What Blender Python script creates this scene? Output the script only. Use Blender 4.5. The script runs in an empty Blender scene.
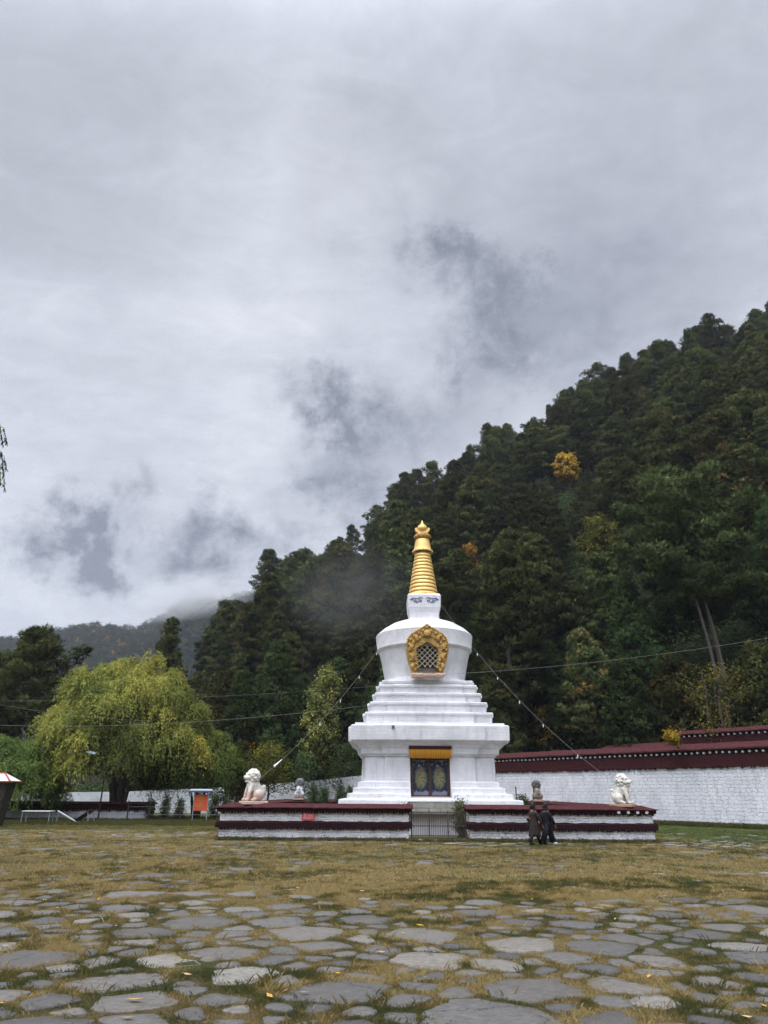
import bpy, bmesh, math, random
import numpy as np
from mathutils import Vector, Matrix, noise as mnoise
rad = math.radians
SC = 1.25            # everything is laid out in units of 1.25 m and scaled once at the end
random.seed(7); RNG = np.random.default_rng(11)
scene = bpy.context.scene
COL = scene.collection

# ------------------------------------------------------------------ camera
CAM_H, PITCH, ROLL, FPX = 1.6, rad(22.3), rad(0.4), 682.67
cam = bpy.data.cameras.new('camera'); cam_o = bpy.data.objects.new('camera', cam); COL.objects.link(cam_o)
cam.sensor_fit = 'VERTICAL'; cam.sensor_height = 36; cam.lens = 24
cam.clip_start = 0.1; cam.clip_end = 9000
cam_o.matrix_world = Matrix.Translation((0, 0, CAM_H * SC)) @ Matrix.Rotation(rad(90) + PITCH, 4, 'X') @ Matrix.Rotation(ROLL, 4, 'Z')
scene.camera = cam_o

def ray(px, py):
    a2, b2 = px - 384, 512 - py
    a = a2 * math.cos(ROLL) - b2 * math.sin(ROLL); b = a2 * math.sin(ROLL) + b2 * math.cos(ROLL)
    f, r, u = FPX, a, b
    return Vector((r, f * math.cos(PITCH) - u * math.sin(PITCH), f * math.sin(PITCH) + u * math.cos(PITCH))).normalized()
def at(px, py, Y):
    d = ray(px, py); return Vector((d.x / d.y * Y, Y, CAM_H + d.z / d.y * Y))

# ------------------------------------------------------------------ materials
def mat(name):
    m = bpy.data.materials.new(name); m.use_nodes = True
    nt = m.node_tree; nt.nodes.clear()
    return m, nt
class N:
    def __init__(s, nt): s.nt = nt
    def new(s, t, **kw):
        n = s.nt.nodes.new(t)
        for k, v in kw.items(): setattr(n, k, v)
        return n
    def link(s, a, b): s.nt.links.new(a, b)
    def val(s, sock, v):
        if hasattr(v, 'node'): s.link(v, sock)
        else: sock.default_value = v
    def math(s, op, a, b=0.0, c=None, clamp=False):
        n = s.new('ShaderNodeMath', operation=op, use_clamp=clamp); s.val(n.inputs[0], a); s.val(n.inputs[1], b)
        if c is not None: s.val(n.inputs[2], c)
        return n.outputs[0]
    def vmath(s, op, a, b=(0, 0, 0), out=0):
        n = s.new('ShaderNodeVectorMath', operation=op); s.val(n.inputs[0], a); s.val(n.inputs[1], b)
        return n.outputs[out]
    def mix(s, f, a, b, blend='MIX'):
        n = s.new('ShaderNodeMix', data_type='RGBA', blend_type=blend)
        s.val(n.inputs[0], f); s.val(n.inputs[6], a); s.val(n.inputs[7], b)
        return n.outputs[2]
    def ramp(s, f, stops, interp='LINEAR'):
        n = s.new('ShaderNodeValToRGB'); s.val(n.inputs[0], f); cr = n.color_ramp; cr.interpolation = interp
        while len(cr.elements) < len(stops): cr.elements.new(0.5)
        for e, (p, c) in zip(cr.elements, stops):
            e.position = p; e.color = (*c, 1) if isinstance(c, tuple) and len(c) == 3 else ((c, c, c, 1) if not isinstance(c, tuple) else c)
        return n.outputs[0]
    def noise(s, vec=None, scale=5, detail=4, rough=0.55, dist=0, color=False):
        n = s.new('ShaderNodeTexNoise'); n.inputs['Scale'].default_value = scale; n.inputs['Detail'].default_value = detail
        n.inputs['Roughness'].default_value = rough; n.inputs['Distortion'].default_value = dist
        if vec is not None: s.link(vec, n.inputs['Vector'])
        return n.outputs[1 if color else 0]
    def range(s, v, a, b, c=0.0, d=1.0, smooth=False):
        n = s.new('ShaderNodeMapRange'); n.clamp = True
        if smooth: n.interpolation_type = 'SMOOTHSTEP'
        s.val(n.inputs[0], v); n.inputs[1].default_value = a; n.inputs[2].default_value = b; n.inputs[3].default_value = c; n.inputs[4].default_value = d
        return n.outputs[0]
    def obj(s): return s.new('ShaderNodeTexCoord').outputs['Object']
    def mapping(s, vec, scale=(1, 1, 1), loc=(0, 0, 0), rot=(0, 0, 0)):
        n = s.new('ShaderNodeMapping'); s.link(vec, n.inputs[0]); n.inputs['Scale'].default_value = scale
        n.inputs['Location'].default_value = loc; n.inputs['Rotation'].default_value = rot
        return n.outputs[0]
    def bump(s, h, strength=0.5, dist=0.02, normal=None):
        n = s.new('ShaderNodeBump'); n.inputs['Strength'].default_value = strength; n.inputs['Distance'].default_value = dist
        s.link(h, n.inputs['Height'])
        if normal is not None: s.link(normal, n.inputs['Normal'])
        return n.outputs[0]
    def pbr(s, color, rough=0.8, metal=0.0, normal=None, spec=0.3):
        n = s.new('ShaderNodeBsdfPrincipled'); s.val(n.inputs['Base Color'], color if hasattr(color, 'node') else (*color, 1))
        s.val(n.inputs['Roughness'], rough); s.val(n.inputs['Metallic'], metal); n.inputs['Specular IOR Level'].default_value = spec
        if normal is not None: s.link(normal, n.inputs['Normal'])
        o = s.new('ShaderNodeOutputMaterial'); s.link(n.outputs[0], o.inputs[0]); return n

def plain(name, c, rough=0.7, metal=0.0, var=0.25, scale=6.0, bump=0.3, bd=0.01):
    m, nt = mat(name); n = N(nt); o = n.obj()
    f = n.noise(o, scale, 6, 0.6)
    col = n.mix(f, (*[x * (1 - var) for x in c], 1), (*[min(1, x * (1 + var)) for x in c], 1))
    n.pbr(col, rough, metal, n.bump(n.noise(o, scale * 6, 4), bump, bd)); return m

def masonry(name, white, joint, bw, bh, mortar, dist, stain=0.25, bump=0.6, joint_amt=0.8, bd=0.03):
    """white-limed stone wall: uneven courses, broken dark joints, streaks of dirt"""
    m, nt = mat(name); n = N(nt); o = n.obj()
    sep = n.new('ShaderNodeSeparateXYZ'); n.link(o, sep.inputs[0])
    cmb = n.new('ShaderNodeCombineXYZ')
    n.link(n.math('ADD', sep.outputs[0], sep.outputs[1]), cmb.inputs[0]); n.link(sep.outputs[2], cmb.inputs[1])
    wob = n.noise(o, 1.6 / bw, 3, 0.6, color=True)
    v = n.vmath('ADD', cmb.outputs[0], n.vmath('MULTIPLY', n.vmath('SUBTRACT', wob, (0.5, 0.5, 0.5)), (dist, dist, 0)))
    b = n.new('ShaderNodeTexBrick'); n.link(v, b.inputs['Vector']); b.offset = 0.5; b.squash = 0.7; b.squash_frequency = 3
    b.inputs['Scale'].default_value = 1; b.inputs['Brick Width'].default_value = bw; b.inputs['Row Height'].default_value = bh
    b.inputs['Mortar Size'].default_value = mortar; b.inputs['Mortar Smooth'].default_value = 0.4; b.inputs['Bias'].default_value = 0
    b.inputs['Color1'].default_value = (0, 0, 0, 1); b.inputs['Color2'].default_value = (1, 1, 1, 1); b.inputs['Mortar'].default_value = (0.5, 0.5, 0.5, 1)
    jf = n.math('MULTIPLY', b.outputs['Fac'], n.range(n.noise(o, 2.2, 5, 0.7), 0.38, 0.62))
    jf = n.math('MULTIPLY', jf, joint_amt)
    base = n.mix(n.range(n.noise(o, 0.9, 6, 0.65), 0.3, 0.75), (*white, 1), (*[x * (1 - stain) for x in white], 1))
    base = n.mix(n.math('MULTIPLY', b.outputs['Color'], 0.10), base, (*[x * 0.6 for x in white], 1))
    st = n.noise(n.mapping(o, (3.0, 3.0, 0.35)), 1.6, 5, 0.65)
    base = n.mix(n.range(st, 0.52, 0.74, 0, stain * 1.4), base, (0.35, 0.35, 0.33, 1))
    sp = n.noise(o, 24, 3, 0.6)
    base = n.mix(n.range(sp, 0.66, 0.74, 0, 0.35), base, (0.30, 0.29, 0.27, 1))
    col = n.mix(jf, base, (*joint, 1))
    h = n.math('ADD', n.math('MULTIPLY', b.outputs['Fac'], -0.7), n.math('MULTIPLY', n.noise(o, 9, 6, 0.6), 0.9))
    h = n.math('ADD', h, n.math('MULTIPLY', b.outputs['Color'], 0.5))
    n.pbr(col, 0.9, 0, n.bump(h, bump, bd), spec=0.2); return m

def leafmat(name, stops, trans=0.35, var=0.18, rough=0.7, cn=True):
    m, nt = mat(name); n = N(nt)
    a = n.new('ShaderNodeAttribute', attribute_name='tint'); oi = n.new('ShaderNodeObjectInfo'); g = n.new('ShaderNodeNewGeometry')
    f = n.math('ADD', a.outputs['Fac'], n.math('MULTIPLY', n.math('SUBTRACT', g.outputs['Random Per Island'], 0.5), 0.16))
    col = n.ramp(f, stops)
    hs = n.new('ShaderNodeHueSaturation')
    hs.inputs['Hue'].default_value = 0.5
    n.link(n.math('ADD', 0.5, n.math('MULTIPLY', n.math('SUBTRACT', oi.outputs['Random'], 0.5), 0.035)), hs.inputs['Hue'])
    n.link(n.math('ADD', 1.0, n.math('MULTIPLY', n.math('SUBTRACT', oi.outputs['Random'], 0.5), var * 4)), hs.inputs['Value'])
    hs.inputs['Saturation'].default_value = 1.0; n.link(col, hs.inputs['Color'])
    d = n.new('ShaderNodeBsdfDiffuse'); t = n.new('ShaderNodeBsdfTranslucent')
    n.link(hs.outputs[0], d.inputs[0]); n.link(hs.outputs[0], t.inputs[0])
    if cn:
        ca = n.new('ShaderNodeAttribute', attribute_name='cn'); vt = n.new('ShaderNodeVectorTransform', vector_type='VECTOR', convert_from='OBJECT', convert_to='WORLD'); n.link(ca.outputs['Vector'], vt.inputs[0])
        nn = n.vmath('NORMALIZE', vt.outputs[0]); n.link(nn, d.inputs['Normal']); n.link(n.vmath('MULTIPLY', nn, (-1, -1, -1)), t.inputs['Normal'])
    mx = n.new('ShaderNodeMixShader'); mx.inputs[0].default_value = trans
    n.link(d.outputs[0], mx.inputs[1]); n.link(t.outputs[0], mx.inputs[2])
    o = n.new('ShaderNodeOutputMaterial'); n.link(mx.outputs[0], o.inputs[0]); return m

M = {}
M['lime'] = masonry('lime_wash', (0.76, 0.76, 0.78), (0.40, 0.40, 0.42), 0.40, 0.13, 0.008, 0.16, 0.33, 0.6, 0.25, 0.04)
M['rubble'] = masonry('limed_rubble', (0.78, 0.78, 0.80), (0.09, 0.085, 0.08), 0.23, 0.085, 0.010, 0.20, 0.26, 1.0, 0.75, 0.06)
M['longwall'] = masonry('limed_long_wall', (0.79, 0.80, 0.85), (0.20, 0.20, 0.22), 0.44, 0.19, 0.011, 0.26, 0.30, 1.0, 0.75, 0.06)
M['farwall'] = masonry('limed_far_wall', (0.55, 0.57, 0.60), (0.25, 0.25, 0.26), 0.6, 0.3, 0.012, 0.1, 0.35, 0.5, 0.5)
M['plinthstone'] = masonry('weathered_plinth', (0.33, 0.32, 0.28), (0.08, 0.07, 0.06), 0.5, 0.2, 0.015, 0.1, 0.45, 0.9, 0.8)
M['brown_base'] = plain('brown_base_stone', (0.13, 0.085, 0.07), 0.9, 0, 0.4, 5, 0.8, 0.03)
M['wood'] = plain('dark_timber', (0.05, 0.028, 0.022), 0.7, 0, 0.4, 10)
M['bark'] = plain('bark', (0.085, 0.068, 0.055), 0.95, 0, 0.45, 7, 1.0, 0.05)
M['birchbark'] = plain('pale_bark', (0.26, 0.25, 0.23), 0.9, 0, 0.35, 6, 0.6, 0.03)
M['iron'] = plain('rusty_iron', (0.075, 0.055, 0.05), 0.7, 0.3, 0.5, 9)
M['white_paint'] = plain('white_paint', (0.72, 0.72, 0.72), 0.5, 0, 0.1)
M['grey_metal'] = plain('grey_metal', (0.32, 0.33, 0.34), 0.45, 0.6, 0.2)
M['red_paint'] = plain('red_paint', (0.42, 0.045, 0.04), 0.55, 0, 0.2)
M['blue_paint'] = plain('pale_blue_sheet', (0.50, 0.58, 0.68), 0.4, 0.1, 0.12)
M['navy'] = plain('navy_ink', (0.05, 0.08, 0.20), 0.6, 0, 0.2)
M['wire'] = plain('wire', (0.20, 0.20, 0.20), 0.5, 0.3, 0.1)
M['cable'] = plain('pale_cord', (0.20, 0.20, 0.195), 0.7, 0, 0.1)
M['bulb'] = plain('white_tag', (0.75, 0.75, 0.72), 0.5, 0, 0.1)
M['yellow_mark'] = plain('yellow_lettering', (0.62, 0.42, 0.06), 0.6, 0, 0.1)
M['grey_table'] = plain('weathered_white_board', (0.62, 0.62, 0.60), 0.6, 0, 0.15)
M['black_fabric'] = plain('black_fabric', (0.006, 0.006, 0.009), 0.85, 0, 0.3, 30)
M['skin'] = plain('skin', (0.17, 0.09, 0.06), 0.6, 0, 0.1)
M['hair'] = plain('black_hair', (0.010, 0.008, 0.008), 0.5, 0, 0.3, 40)
M['white_rubber'] = plain('white_shoe', (0.7, 0.7, 0.68), 0.6, 0, 0.1)
M['robe'] = plain('brown_robe', (0.026, 0.017, 0.014), 0.9, 0, 0.65, 14, 0.5, 0.02)
def mk():
    # maroon painted cap, packed twigs look, weathered
    for nm, c, sc, dr in (('maroon_cap', (0.068, 0.0165, 0.018), 5, 0.55), ('maroon_band', (0.024, 0.006, 0.008), 12, 0.6), ('red_band', (0.048, 0.011, 0.013), 9, 0.5)):
        m, nt = mat(nm); n = N(nt); o = n.obj()
        f = n.noise(o, sc, 7, 0.7); g = n.noise(n.mapping(o, (1, 1, 0.5)), sc * 7, 3, 0.6)
        col = n.mix(n.range(f, 0.3, 0.7), (*[x * 1.3 for x in c], 1), (*[x * (1 - dr) for x in c], 1))
        col = n.mix(n.range(g, 0.6, 0.8, 0, 0.5), col, (c[0] * 1.5 + 0.03, c[1] * 2.5 + 0.02, c[2] * 2.5 + 0.02, 1))
        n.pbr(col, 0.85, 0, n.bump(g, 0.9, 0.03), spec=0.2); M[nm] = m
    # gold leaf
    m, nt = mat('gilding'); n = N(nt); o = n.obj()
    f = n.noise(o, 5, 6, 0.65)
    col = n.mix(n.range(f, 0.35, 0.7), (0.88, 0.62, 0.23, 1), (0.66, 0.42, 0.13, 1))
    n.pbr(col, n.range(f, 0.3, 0.7, 0.38, 0.55), 0.40, n.bump(n.noise(o, 18, 4), 0.3, 0.01), spec=0.5); M['gold'] = m
    m, nt = mat('old_gold_relief'); n = N(nt); o = n.obj()
    v = n.new('ShaderNodeTexVoronoi'); v.inputs['Scale'].default_value = 16; n.link(o, v.inputs['Vector'])
    col = n.mix(n.range(v.outputs[0], 0.1, 0.6), (0.76, 0.52, 0.15, 1), (0.34, 0.19, 0.045, 1))
    col = n.mix(n.range(n.noise(o, 7, 5), 0.45, 0.7), col, (0.50, 0.33, 0.12, 1))
    h = n.math('SUBTRACT', 1, v.outputs[0])
    n.pbr(col, 0.5, 0.35, n.bump(h, 1.0, 0.06), spec=0.4); M['gold_relief'] = m
    m, nt = mat('pinkish_gold_sill'); n = N(nt); o = n.obj()
    n.pbr(n.mix(n.noise(o, 9, 5), (0.62, 0.40, 0.22, 1), (0.55, 0.42, 0.36, 1)), 0.7, 0.1, n.bump(n.noise(o, 20), 0.8, 0.03)); M['gold_sill'] = m
    # painted door panel: dark blue ground, a gilt figure in the middle, pale clouds at the foot
    m, nt = mat('painted_door_panel'); n = N(nt); o = n.obj()
    sep = n.new('ShaderNodeSeparateXYZ'); n.link(o, sep.inputs[0])
    wv = n.noise(o, 9, 4, 0.6, color=True)
    p = n.vmath('ADD', o, n.vmath('MULTIPLY', n.vmath('SUBTRACT', wv, (.5, .5, .5)), (0.35, 0, 0.35)))
    d = n.vmath('LENGTH', n.vmath('MULTIPLY', p, (3.6, 0, 2.1)), out=1)
    col = n.mix(n.noise(o, 14, 3), (0.006, 0.009, 0.022, 1), (0.012, 0.022, 0.048, 1))
    fig = n.mix(n.range(n.noise(o, 22, 4, 0.7), 0.42, 0.6), (0.26, 0.23, 0.09, 1), (0.04, 0.06, 0.06, 1))
    col = n.mix(n.range(d, 0.6, 1.05, 0.9, 0.0), col, fig)
    ft = n.math('ADD', sep.outputs[2], n.math('MULTIPLY', n.noise(o, 12, 3), 0.25))
    col = n.mix(n.range(ft, -0.46, -0.40, 0.75, 0.0), col, (0.22, 0.25, 0.32, 1))
    tp = n.noise(n.mapping(o, (1, 1, 1), (3, 1, 2)), 10, 3)
    col = n.mix(n.math('MULTIPLY', n.range(sep.outputs[2], 0.42, 0.5), n.range(tp, 0.52, 0.6)), col, (0.35, 0.37, 0.42, 1))
    n.pbr(col, 0.55, 0, spec=0.3); M['door_panel'] = m
    m, nt = mat('yellow_pleated_cloth'); n = N(nt); o = n.obj()
    w = n.new('ShaderNodeTexWave'); w.inputs['Scale'].default_value = 3.2; w.inputs['Distortion'].default_value = 0.6; n.link(o, w.inputs['Vector'])
    n.pbr(n.mix(w.outputs[0], (0.62, 0.32, 0.03, 1), (0.45, 0.19, 0.02, 1)), 0.85); M['curtain'] = m
    m, nt = mat('carved_pale_stone'); n = N(nt); o = n.obj()
    sep = n.new('ShaderNodeSeparateXYZ'); n.link(o, sep.inputs[0])
    c = n.mix(n.range(n.noise(o, 7, 6, 0.65), 0.4, 0.7), (0.68, 0.66, 0.60, 1), (0.42, 0.39, 0.33, 1))
    n.pbr(c, 0.85, 0, n.bump(n.noise(o, 26, 4), 0.8, 0.02)); M['lion'] = m
    pz = n.math('ADD', sep.outputs[2], n.math('MULTIPLY', n.noise(o, 6, 4), 0.25))
    m2, nt = mat('carved_stone_ochre_foot'); n = N(nt); o = n.obj()
    sep = n.new('ShaderNodeSeparateXYZ'); n.link(o, sep.inputs[0])
    c = n.mix(n.range(n.noise(o, 7, 6, 0.65), 0.4, 0.7), (0.70, 0.68, 0.62, 1), (0.46, 0.42, 0.36, 1))
    pz = n.math('ADD', sep.outputs[2], n.math('MULTIPLY', n.noise(o, 5, 4), 0.3))
    c = n.mix(n.range(pz, 0.42, 0.52, 0.75, 0.0), c, (0.54, 0.34, 0.27, 1))
    n.pbr(c, 0.85, 0, n.bump(n.noise(o, 26, 4), 0.8, 0.02)); M['lion_pink'] = m2
    m3, nt = mat('carved_stone_sooty_head'); n = N(nt); o = n.obj()
    sep = n.new('ShaderNodeSeparateXYZ'); n.link(o, sep.inputs[0])
    c = n.mix(n.range(n.noise(o, 9, 6, 0.65), 0.45, 0.6), (0.60, 0.60, 0.62, 1), (0.20, 0.20, 0.20, 1))
    pz = n.math('ADD', sep.outputs[2], n.math('MULTIPLY', n.noise(o, 5, 4), 0.2))
    c = n.mix(n.range(pz, 0.72, 0.80, 0.0, 0.85), c, (0.10, 0.098, 0.095, 1))
    n.pbr(c, 0.85, 0, n.bump(n.noise(o, 26, 4), 0.8, 0.02)); M['lion_grey'] = m3
    m4, nt = mat('carved_stone_brown'); n = N(nt); o = n.obj()
    sep = n.new('ShaderNodeSeparateXYZ'); n.link(o, sep.inputs[0])
    c = n.mix(n.range(n.noise(o, 9, 6, 0.65), 0.4, 0.6), (0.30, 0.26, 0.21, 1), (0.12, 0.10, 0.085, 1))
    pz = n.math('ADD', sep.outputs[2], n.math('MULTIPLY', n.noise(o, 5, 4), 0.2))
    c = n.mix(n.range(pz, 0.72, 0.80, 0.0, 0.85), c, (0.10, 0.098, 0.095, 1))
    n.pbr(c, 0.85, 0, n.bump(n.noise(o, 26, 4), 0.8, 0.02)); M['lion_brown'] = m4
mk()
PINE = [(0.0, (0.022, 0.031, 0.016)), (0.35, (0.052, 0.067, 0.025)), (0.6, (0.102, 0.119, 0.042)), (0.86, (0.165, 0.18, 0.065)), (0.93, (0.19, 0.12, 0.05)), (1.0, (0.24, 0.13, 0.045))]
M['pine'] = leafmat('pine_needles', PINE, 0.06, 0.24)
M['bigpine'] = leafmat('tall_pine_needles', [(0, (0.03, 0.045, 0.02)), (0.4, (0.085, 0.112, 0.040)), (0.7, (0.15, 0.182, 0.068)), (1, (0.20, 0.23, 0.095))], 0.08, 0.0)
M['birchleaf'] = leafmat('birch_leaves', [(0, (0.10, 0.12, 0.045)), (0.5, (0.24, 0.26, 0.08)), (1, (0.52, 0.40, 0.08))], 0.25, 0.0)
M['greenpine'] = leafmat('fresh_pine_needles', [(0, (0.020, 0.040, 0.016)), (0.5, (0.060, 0.100, 0.036)), (0.84, (0.12, 0.17, 0.06)), (0.93, (0.25, 0.13, 0.04)), (1, (0.30, 0.14, 0.04))], 0.10)
M['willow'] = leafmat('willow_leaves', [(0, (0.075, 0.10, 0.03)), (0.35, (0.17, 0.215, 0.055)), (0.7, (0.33, 0.37, 0.085)), (1, (0.54, 0.50, 0.09))], 0.25, 0.0)
M['lime_willow'] = leafmat('bright_willow_leaves', [(0, (0.07, 0.11, 0.035)), (0.5, (0.16, 0.225, 0.06)), (1, (0.30, 0.36, 0.10))], 0.25, 0.0)
M['yellow'] = leafmat('autumn_leaves', [(0, (0.08, 0.09, 0.025)), (0.35, (0.17, 0.16, 0.035)), (0.7, (0.36, 0.25, 0.035)), (1, (0.50, 0.24, 0.03))], 0.4, 0.05)
M['orange'] = leafmat('orange_leaves', [(0, (0.20, 0.09, 0.03)), (0.4, (0.55, 0.33, 0.05)), (1, (0.72, 0.46, 0.07))], 0.4, 0.05)
M['weed'] = leafmat('weed_leaves', [(0, (0.035, 0.06, 0.022)), (0.5, (0.075, 0.11, 0.045)), (1, (0.16, 0.18, 0.08))], 0.3, 0.1)
M['far'] = leafmat('far_forest', [(0, (0.03, 0.042, 0.025)), (0.6, (0.075, 0.088, 0.048)), (0.85, (0.12, 0.115, 0.05)), (0.93, (0.34, 0.20, 0.05)), (1, (0.46, 0.24, 0.05))], 0.2, 0.0)

# ------------------------------------------------------------------ mesh helpers
def tag(o, label=None, cat=None, group=None, kind=None):
    if label: o['label'] = label
    if cat: o['category'] = cat
    if group: o['group'] = group
    if kind: o['kind'] = kind
    return o
def empty(name, loc=(0, 0, 0), rz=0.0):
    o = bpy.data.objects.new(name, None); COL.objects.link(o); o.location = loc; o.rotation_euler = (0, 0, rz); o.empty_display_size = 0.2
    return o
def link(name, me, m=None, parent=None, loc=None):
    o = bpy.data.objects.new(name, me); COL.objects.link(o)
    if m is not None:
        for k in (m if isinstance(m, (list, tuple)) else [m]): me.materials.append(k)
    if parent is not None: o.parent = parent
    if loc is not None: o.location = loc
    return o
def fast(name, V, F, tint=None, smooth=False, cn=None):
    V = np.asarray(V, dtype=np.float32).reshape(-1, 3); F = np.asarray(F, dtype=np.int32); k = F.shape[1]
    me = bpy.data.meshes.new(name); me.vertices.add(len(V)); me.vertices.foreach_set('co', V.ravel())
    me.loops.add(F.size); me.loops.foreach_set('vertex_index', F.ravel())
    me.polygons.add(len(F)); me.polygons.foreach_set('loop_start', np.arange(0, F.size, k, dtype=np.int32))
    me.polygons.foreach_set('loop_total', np.full(len(F), k, dtype=np.int32))
    if smooth: me.polygons.foreach_set('use_smooth', np.ones(len(F), dtype=bool))
    if tint is not None:
        a = me.attributes.new('tint', 'FLOAT', 'POINT'); a.data.foreach_set('value', np.asarray(tint, dtype=np.float32))
    if cn is not None:
        a = me.attributes.new('cn', 'FLOAT_VECTOR', 'POINT'); a.data.foreach_set('vector', np.asarray(cn, dtype=np.float32).ravel())
    me.update(calc_edges=True)
    return me
class MB:
    def __init__(s): s.v = []; s.f = []; s.mi = []; s.cur = 0
    def add(s, vs, fs):
        n = len(s.v); s.v += [tuple(v) for v in vs]; s.f += [tuple(i + n for i in f) for f in fs]; s.mi += [s.cur] * len(fs); return s
    def box(s, c, d, rz=0, ry=0, rx=0):
        m = Matrix.Rotation(rz, 3, 'Z') @ Matrix.Rotation(ry, 3, 'Y') @ Matrix.Rotation(rx, 3, 'X')
        vs = [Vector(c) + m @ Vector((x * d[0] / 2, y * d[1] / 2, z * d[2] / 2)) for x in (-1, 1) for y in (-1, 1) for z in (-1, 1)]
        return s.add(vs, [(0, 1, 3, 2), (4, 6, 7, 5), (0, 4, 5, 1), (2, 3, 7, 6), (0, 2, 6, 4), (1, 5, 7, 3)])
    def loft(s, rings, cap=True):
        k = len(rings[0]); vs = [p for r in rings for p in r]; fs = []
        for i in range(len(rings) - 1):
            for j in range(k):
                a = i * k + j; b = i * k + (j + 1) % k; fs.append((a, b, b + k, a + k))
        if cap: fs.append(tuple(range(k))[::-1]); fs.append(tuple(range((len(rings) - 1) * k, len(rings) * k)))
        return s.add(vs, fs)
    def lathe(s, prof, n=32, c=(0, 0, 0)):
        return s.loft([[(c[0] + r * math.cos(2 * math.pi * j / n), c[1] + r * math.sin(2 * math.pi * j / n), c[2] + z) for j in range(n)] for r, z in prof])
    def tube(s, pts, rs, n=6):
        pts = [Vector(p) for p in pts]; rings = []
        if not isinstance(rs, (list, tuple)): rs = [rs] * len(pts)
        for i, p in enumerate(pts):
            d = (pts[min(i + 1, len(pts) - 1)] - pts[max(i - 1, 0)]).normalized()
            u = d.cross(Vector((0, 0, 1)))
            if u.length < 0.1: u = d.cross(Vector((1, 0, 0)))
            u.normalize(); w = d.cross(u)
            rings.append([p + (u * math.cos(2 * math.pi * j / n) + w * math.sin(2 * math.pi * j / n)) * rs[i] for j in range(n)])
        return s.loft(rings)
    def extrude_xz(s, poly, y0, y1):     # polygon in xz pushed along y
        return s.loft([[(x, y0, z) for x, z in poly], [(x, y1, z) for x, z in poly]])
    def ball(s, c, r, n=10, m=7, sq=(1, 1, 1)):
        rings = []
        for i in range(m + 1):
            a = math.pi * (i / m) * 0.98 + 0.01 * math.pi
            rings.append([(c[0] + sq[0] * r * math.sin(a) * math.cos(2 * math.pi * j / n), c[1] + sq[1] * r * math.sin(a) * math.sin(2 * math.pi * j / n), c[2] - sq[2] * r * math.cos(a)) for j in range(n)])
        return s.loft(rings)
    def mesh(s, name):
        me = bpy.data.meshes.new(name); me.from_pydata(s.v, [], s.f); me.polygons.foreach_set('material_index', s.mi); me.update()
        bm = bmesh.new(); bm.from_mesh(me); bmesh.ops.recalc_face_normals(bm, faces=bm.faces); bm.to_mesh(me); bm.free(); return me
    def build(s, name, m, parent=None, smooth=False, loc=None, bevel=0):
        me = s.mesh(name)
        if smooth: me.shade_smooth()
        o = link(name, me, m, parent, loc)
        if bevel:
            b = o.modifiers.new('bevel', 'BEVEL'); b.width = bevel; b.segments = 2; b.limit_method = 'ANGLE'; b.angle_limit = rad(40)
        return o
def dup(root, loc, rz=0.0, scale=1.0, label=None):
    r = root.copy(); COL.objects.link(r); r.location = loc; r.rotation_euler = (0, 0, rz); r.scale = (scale,) * 3 if not isinstance(scale, tuple) else scale
    if label: r['label'] = label
    for ch in list(root.children):
        c = ch.copy(); COL.objects.link(c); c.parent = r
        for g in list(ch.children):
            d = g.copy(); COL.objects.link(d); d.parent = c
    return r
def blob(name, prims, voxel, smooth_it=4, squash=None):
    """one continuous skin grown over overlapping balls and tapered limbs"""
    mb = MB()
    for p in prims:
        if p[0] == 'b':
            c, r = p[1], p[2]; sq = p[3] if len(p) > 3 else (1, 1, 1); mb.ball(c, r, 14, 10, sq)
        else:
            a, ra, b, rb = Vector(p[1]), p[2], Vector(p[3]), p[4]
            mb.tube([a, a.lerp(b, 0.5), b], [ra, (ra + rb) / 2, rb], 12); mb.ball(a, ra, 12, 8); mb.ball(b, rb, 12, 8)
    me = mb.mesh(name + '_cage'); o = bpy.data.objects.new('tmp', me); COL.objects.link(o)
    r = o.modifiers.new('r', 'REMESH'); r.mode = 'VOXEL'; r.voxel_size = voxel
    s = o.modifiers.new('s', 'SMOOTH'); s.factor = 0.5; s.iterations = smooth_it
    dg = bpy.context.evaluated_depsgraph_get(); dg.update()
    out = bpy.data.meshes.new_from_object(o.evaluated_get(dg)); out.name = name
    bpy.data.objects.remove(o); out.materials.clear(); out.shade_smooth(); return out
def apply_mods(o):
    dg = bpy.context.evaluated_depsgraph_get(); dg.update()
    me = bpy.data.meshes.new_from_object(o.evaluated_get(dg)); o.modifiers.clear(); o.data = me

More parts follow.
